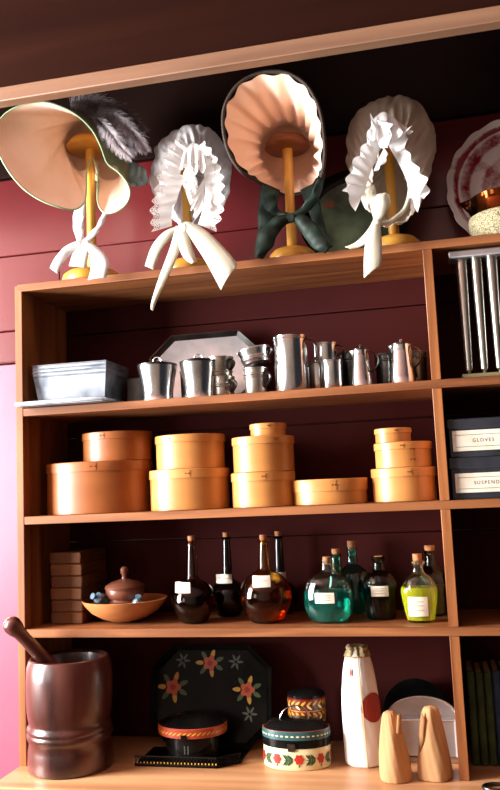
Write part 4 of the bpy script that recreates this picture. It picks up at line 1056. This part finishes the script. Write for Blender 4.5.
c4 = cap('ruffled white cap with ivory crown and ribbon, beside the red plate',
    [(392, 226, .03), (372, 216, .02), (370, 190, .0), (376, 166, -.02), (382, 150, -.03), (389, 142, -.03), (396, 150, -.03), (403, 168, -.02), (410, 190, .0), (410, 214, .02)],
    [(392, 222, .10), (366, 204, .08), (350, 176, .06), (346, 152, .05), (348, 128, .05), (362, 108, .04), (384, 96, .04), (408, 98, .05), (426, 112, .06), (435, 136, .07), (432, 168, .08), (418, 206, .08)],
    [(392, 206, .15), (376, 196, .14), (366, 176, .14), (364, 154, .14), (368, 140, .14), (378, 128, .14), (392, 124, .14), (406, 126, .14), (416, 138, .14), (420, 154, .14), (418, 176, .14), (408, 196, .14)],
    (392, 158, .165), M['lawnwarm'], (1.012, .095, z + .03), 30)
b = MB()
addf(b, [(386, 142, -.03), (380, 150, -.03), (374, 164, -.03), (368, 180, -.02), (364, 196, -.0)], [(372, 116, -.05), (366, 142, -.05), (356, 160, -.05), (348, 178, -.04), (344, 192, -.04)], 260, 5, .014)
addf(b, [(386, 142, -.03), (392, 152, -.03), (400, 166, -.03), (407, 182, -.02), (408, 198, -.0)], [(410, 128, -.05), (406, 148, -.05), (416, 166, -.05), (428, 184, -.04), (426, 200, -.03)], 260, 5.5, .014)
addf(b, [(374, 118, -.03), (383, 112, -.03), (392, 116, -.03), (402, 124, -.03)], [(372, 140, -.06), (386, 146, -.065), (396, 138, -.065), (412, 132, -.055)], 120, 3, .012)
addf(b, [(376, 120, -.035), (379, 134, -.04), (382, 144, -.04)], [(392, 124, -.065), (390, 138, -.07), (387, 150, -.06)], 60, 1.6, .010)
addf(b, [(384, 148, -.04), (379, 158, -.04), (374, 170, -.04)], [(388, 154, -.06), (384, 164, -.06), (374, 172, -.06)], 80, 2.2, .010)
addf(b, [(366, 186, -.02), (362, 196, -.02), (358, 206, -.02)], [(350, 184, -.04), (348, 196, -.04), (355, 212, -.03)], 60, 1.5, .008)
addf(b, [(408, 190, -.02), (412, 198, -.02), (414, 206, -.02)], [(424, 184, -.04), (420, 198, -.04), (418, 214, -.03)], 60, 1.5, .008)
build('muslin_frill', b, M['white'], c4, world=True, ang=180)
b = MB()
b.grid(strip([(365, 188, -.01), (370, 205, -.02), (374, 220, -.03)], [(374, 184, -.01), (378, 200, -.02), (380, 216, -.03)], wav=.002))
b.grid(strip([(408, 190, .0), (404, 206, .0), (392, 218, -.01), (380, 222, -.03)], [(412, 196, .0), (406, 212, .0), (394, 222, -.01), (378, 227, -.03)], wav=.002))
b.grid(strip([(374, 222, -.03), (374, 210, -.045), (376, 196, -.05), (384, 193, -.045)], [(381, 222, -.03), (386, 214, -.045), (390, 204, -.05), (389, 195, -.045)], bow=.008))
b.grid(strip([(372, 222, -.035), (366, 240, -.045), (364, 258, -.05), (364, 278, -.05)], [(380, 222, -.035), (382, 242, -.045), (382, 256, -.05), (381, 266, -.05)], bow=.005))
b.grid(strip([(374, 220, -.03), (366, 232, -.03), (356, 242, -.02), (345, 247, -.02)], [(378, 226, -.03), (370, 240, -.03), (360, 247, -.02), (350, 249, -.02)], bow=.003))
build('tie_ribbon', b, M['ivory'], c4, world=True, solid=.001)
b = MB(); kn = at(377, 222, -.035); b.lathe([(0, -.013), (.008, -.010), (.011, 0), (.008, .010), (0, .012)], 20, c=kn, sy=.7); build('ribbon_knot', b, M['ivory'], c4, world=True)

# dark oval tray behind; its green-grey reflection is put into the centre colour
t = thing('oval_tray', 'dark oval tray with a green-grey sheen painted on its centre, leaning behind the ruffled cap', 'tray', (.905, .222, z + .150), 0)
t.rotation_euler = (math.radians(78), 0, 0)
b = MB(); b.lathe([(0, 0, 0), (.118, 0, 0), (.119, .0006, 1), (.145, .004, 1), (.150, .012, 1), (.152, .012, 1), (.149, .001, 1), (.12, -.004, 1), (0, -.004, 1)], 80, sx=1.0, sy=.98)
for dx in (-.006, .006): dab_plane(b, -.068 + dx, .052, .015, .0012, PI / 2, 2, .0015)
for dy in (-.006, .004): dab_plane(b, -.068, .052 + dy, .018, .0012, .1, 2, .0016)
build('tray_body', b, [M.setdefault('traysheen', noisy(mat('green_sheen_lacquer', srgb(74, 88, 66), .3), srgb(40, 50, 38), srgb(104, 116, 90), (1, 1, 1), 10)), M['black'], M['red_p']], t)

# plate and jug
t = thing('plate', 'scalloped white plate with crimson transfer pattern, leaning at right', 'plate', (1.345, .238, z + .192), 0)
t.rotation_euler = (math.radians(86), 0, 0)
R = .190
b = MB()
def sc_(th, zz, r): return r * (1 + (.018 * abs(math.sin(9 * th)) + .008 * math.sin(18 * th) - .01) * max(0, (r / R - .72) / .28))
b.lathe([(0, .002), (.118, .002), (.127, .006), (.136, .011), (R - .006, .020), (R, .0225), (R + .0005, .021), (.136, .007), (.115, -.002), (0, -.002)], 144, fn=sc_)
build('plate_body', b, M['plate'], t)
t = thing('lustre_jug', 'copper lustre jug with a speckled sanded lower band', 'jug', (1.283, .075, z))
R = .088
b = MB(); b.lathe([(.062, 0), (.070, .002), (.080, .018), (.087, .038), (R, .05), (.086, .0605), (.082, .063)], 64); build('sanded_band', b, M['sand'], t)
def spj(th, zz, r):
    a = abs(((th - PI + .15) + PI) % (2 * PI) - PI); return r + .028 * max(0, (zz - .07) / .04) * math.exp(-(a / .22) ** 2)
b = MB(); b.lathe([(.081, .0632), (.079, .07), (.076, .085), (.077, .10), (.080, .110), (.079, .111), (.075, .10), (.073, .068)], 72, fn=spj); build('lustre_neck', b, M['lustre'], t)

# ------------------------------------------------------------------ light
def area(name, loc, target, sx, sy, power, col):
    l = bpy.data.lights.new(name, 'AREA'); l.shape = 'RECTANGLE'; l.size = sx; l.size_y = sy; l.energy = power; l.color = col
    o = bpy.data.objects.new(name, l); COL.objects.link(o); o.location = loc
    o.rotation_euler = (Vector(target) - Vector(loc)).to_track_quat('-Z', 'Y').to_euler(); return o
area('window_daylight', (-1.90, (WY0 + WY1) / 2, (WZ0 + WZ1) / 2), (0, (WY0 + WY1) / 2, (WZ0 + WZ1) / 2), WY1 - WY0, WZ1 - WZ0, 300, (1, .99, .98))
area('window_sheen_fill', (-1.90, -3.45, .80), (0, -3.45, .80), 1.3, 1.15, 19, (.96, .97, 1))  # added light: fills the fronts and makes the sheen on the left wall boards
w = bpy.data.worlds.new('world'); S.world = w; w.use_nodes = True
w.node_tree.nodes['Background'].inputs[0].default_value = (.8, .85, 1, 1); w.node_tree.nodes['Background'].inputs[1].default_value = .02
vs = S.view_settings; vs.view_transform = 'Standard'; vs.look = 'None'; vs.gamma = 1; vs.use_curve_mapping = False; vs.exposure = 0.55
S.display_settings.display_device = 'sRGB'
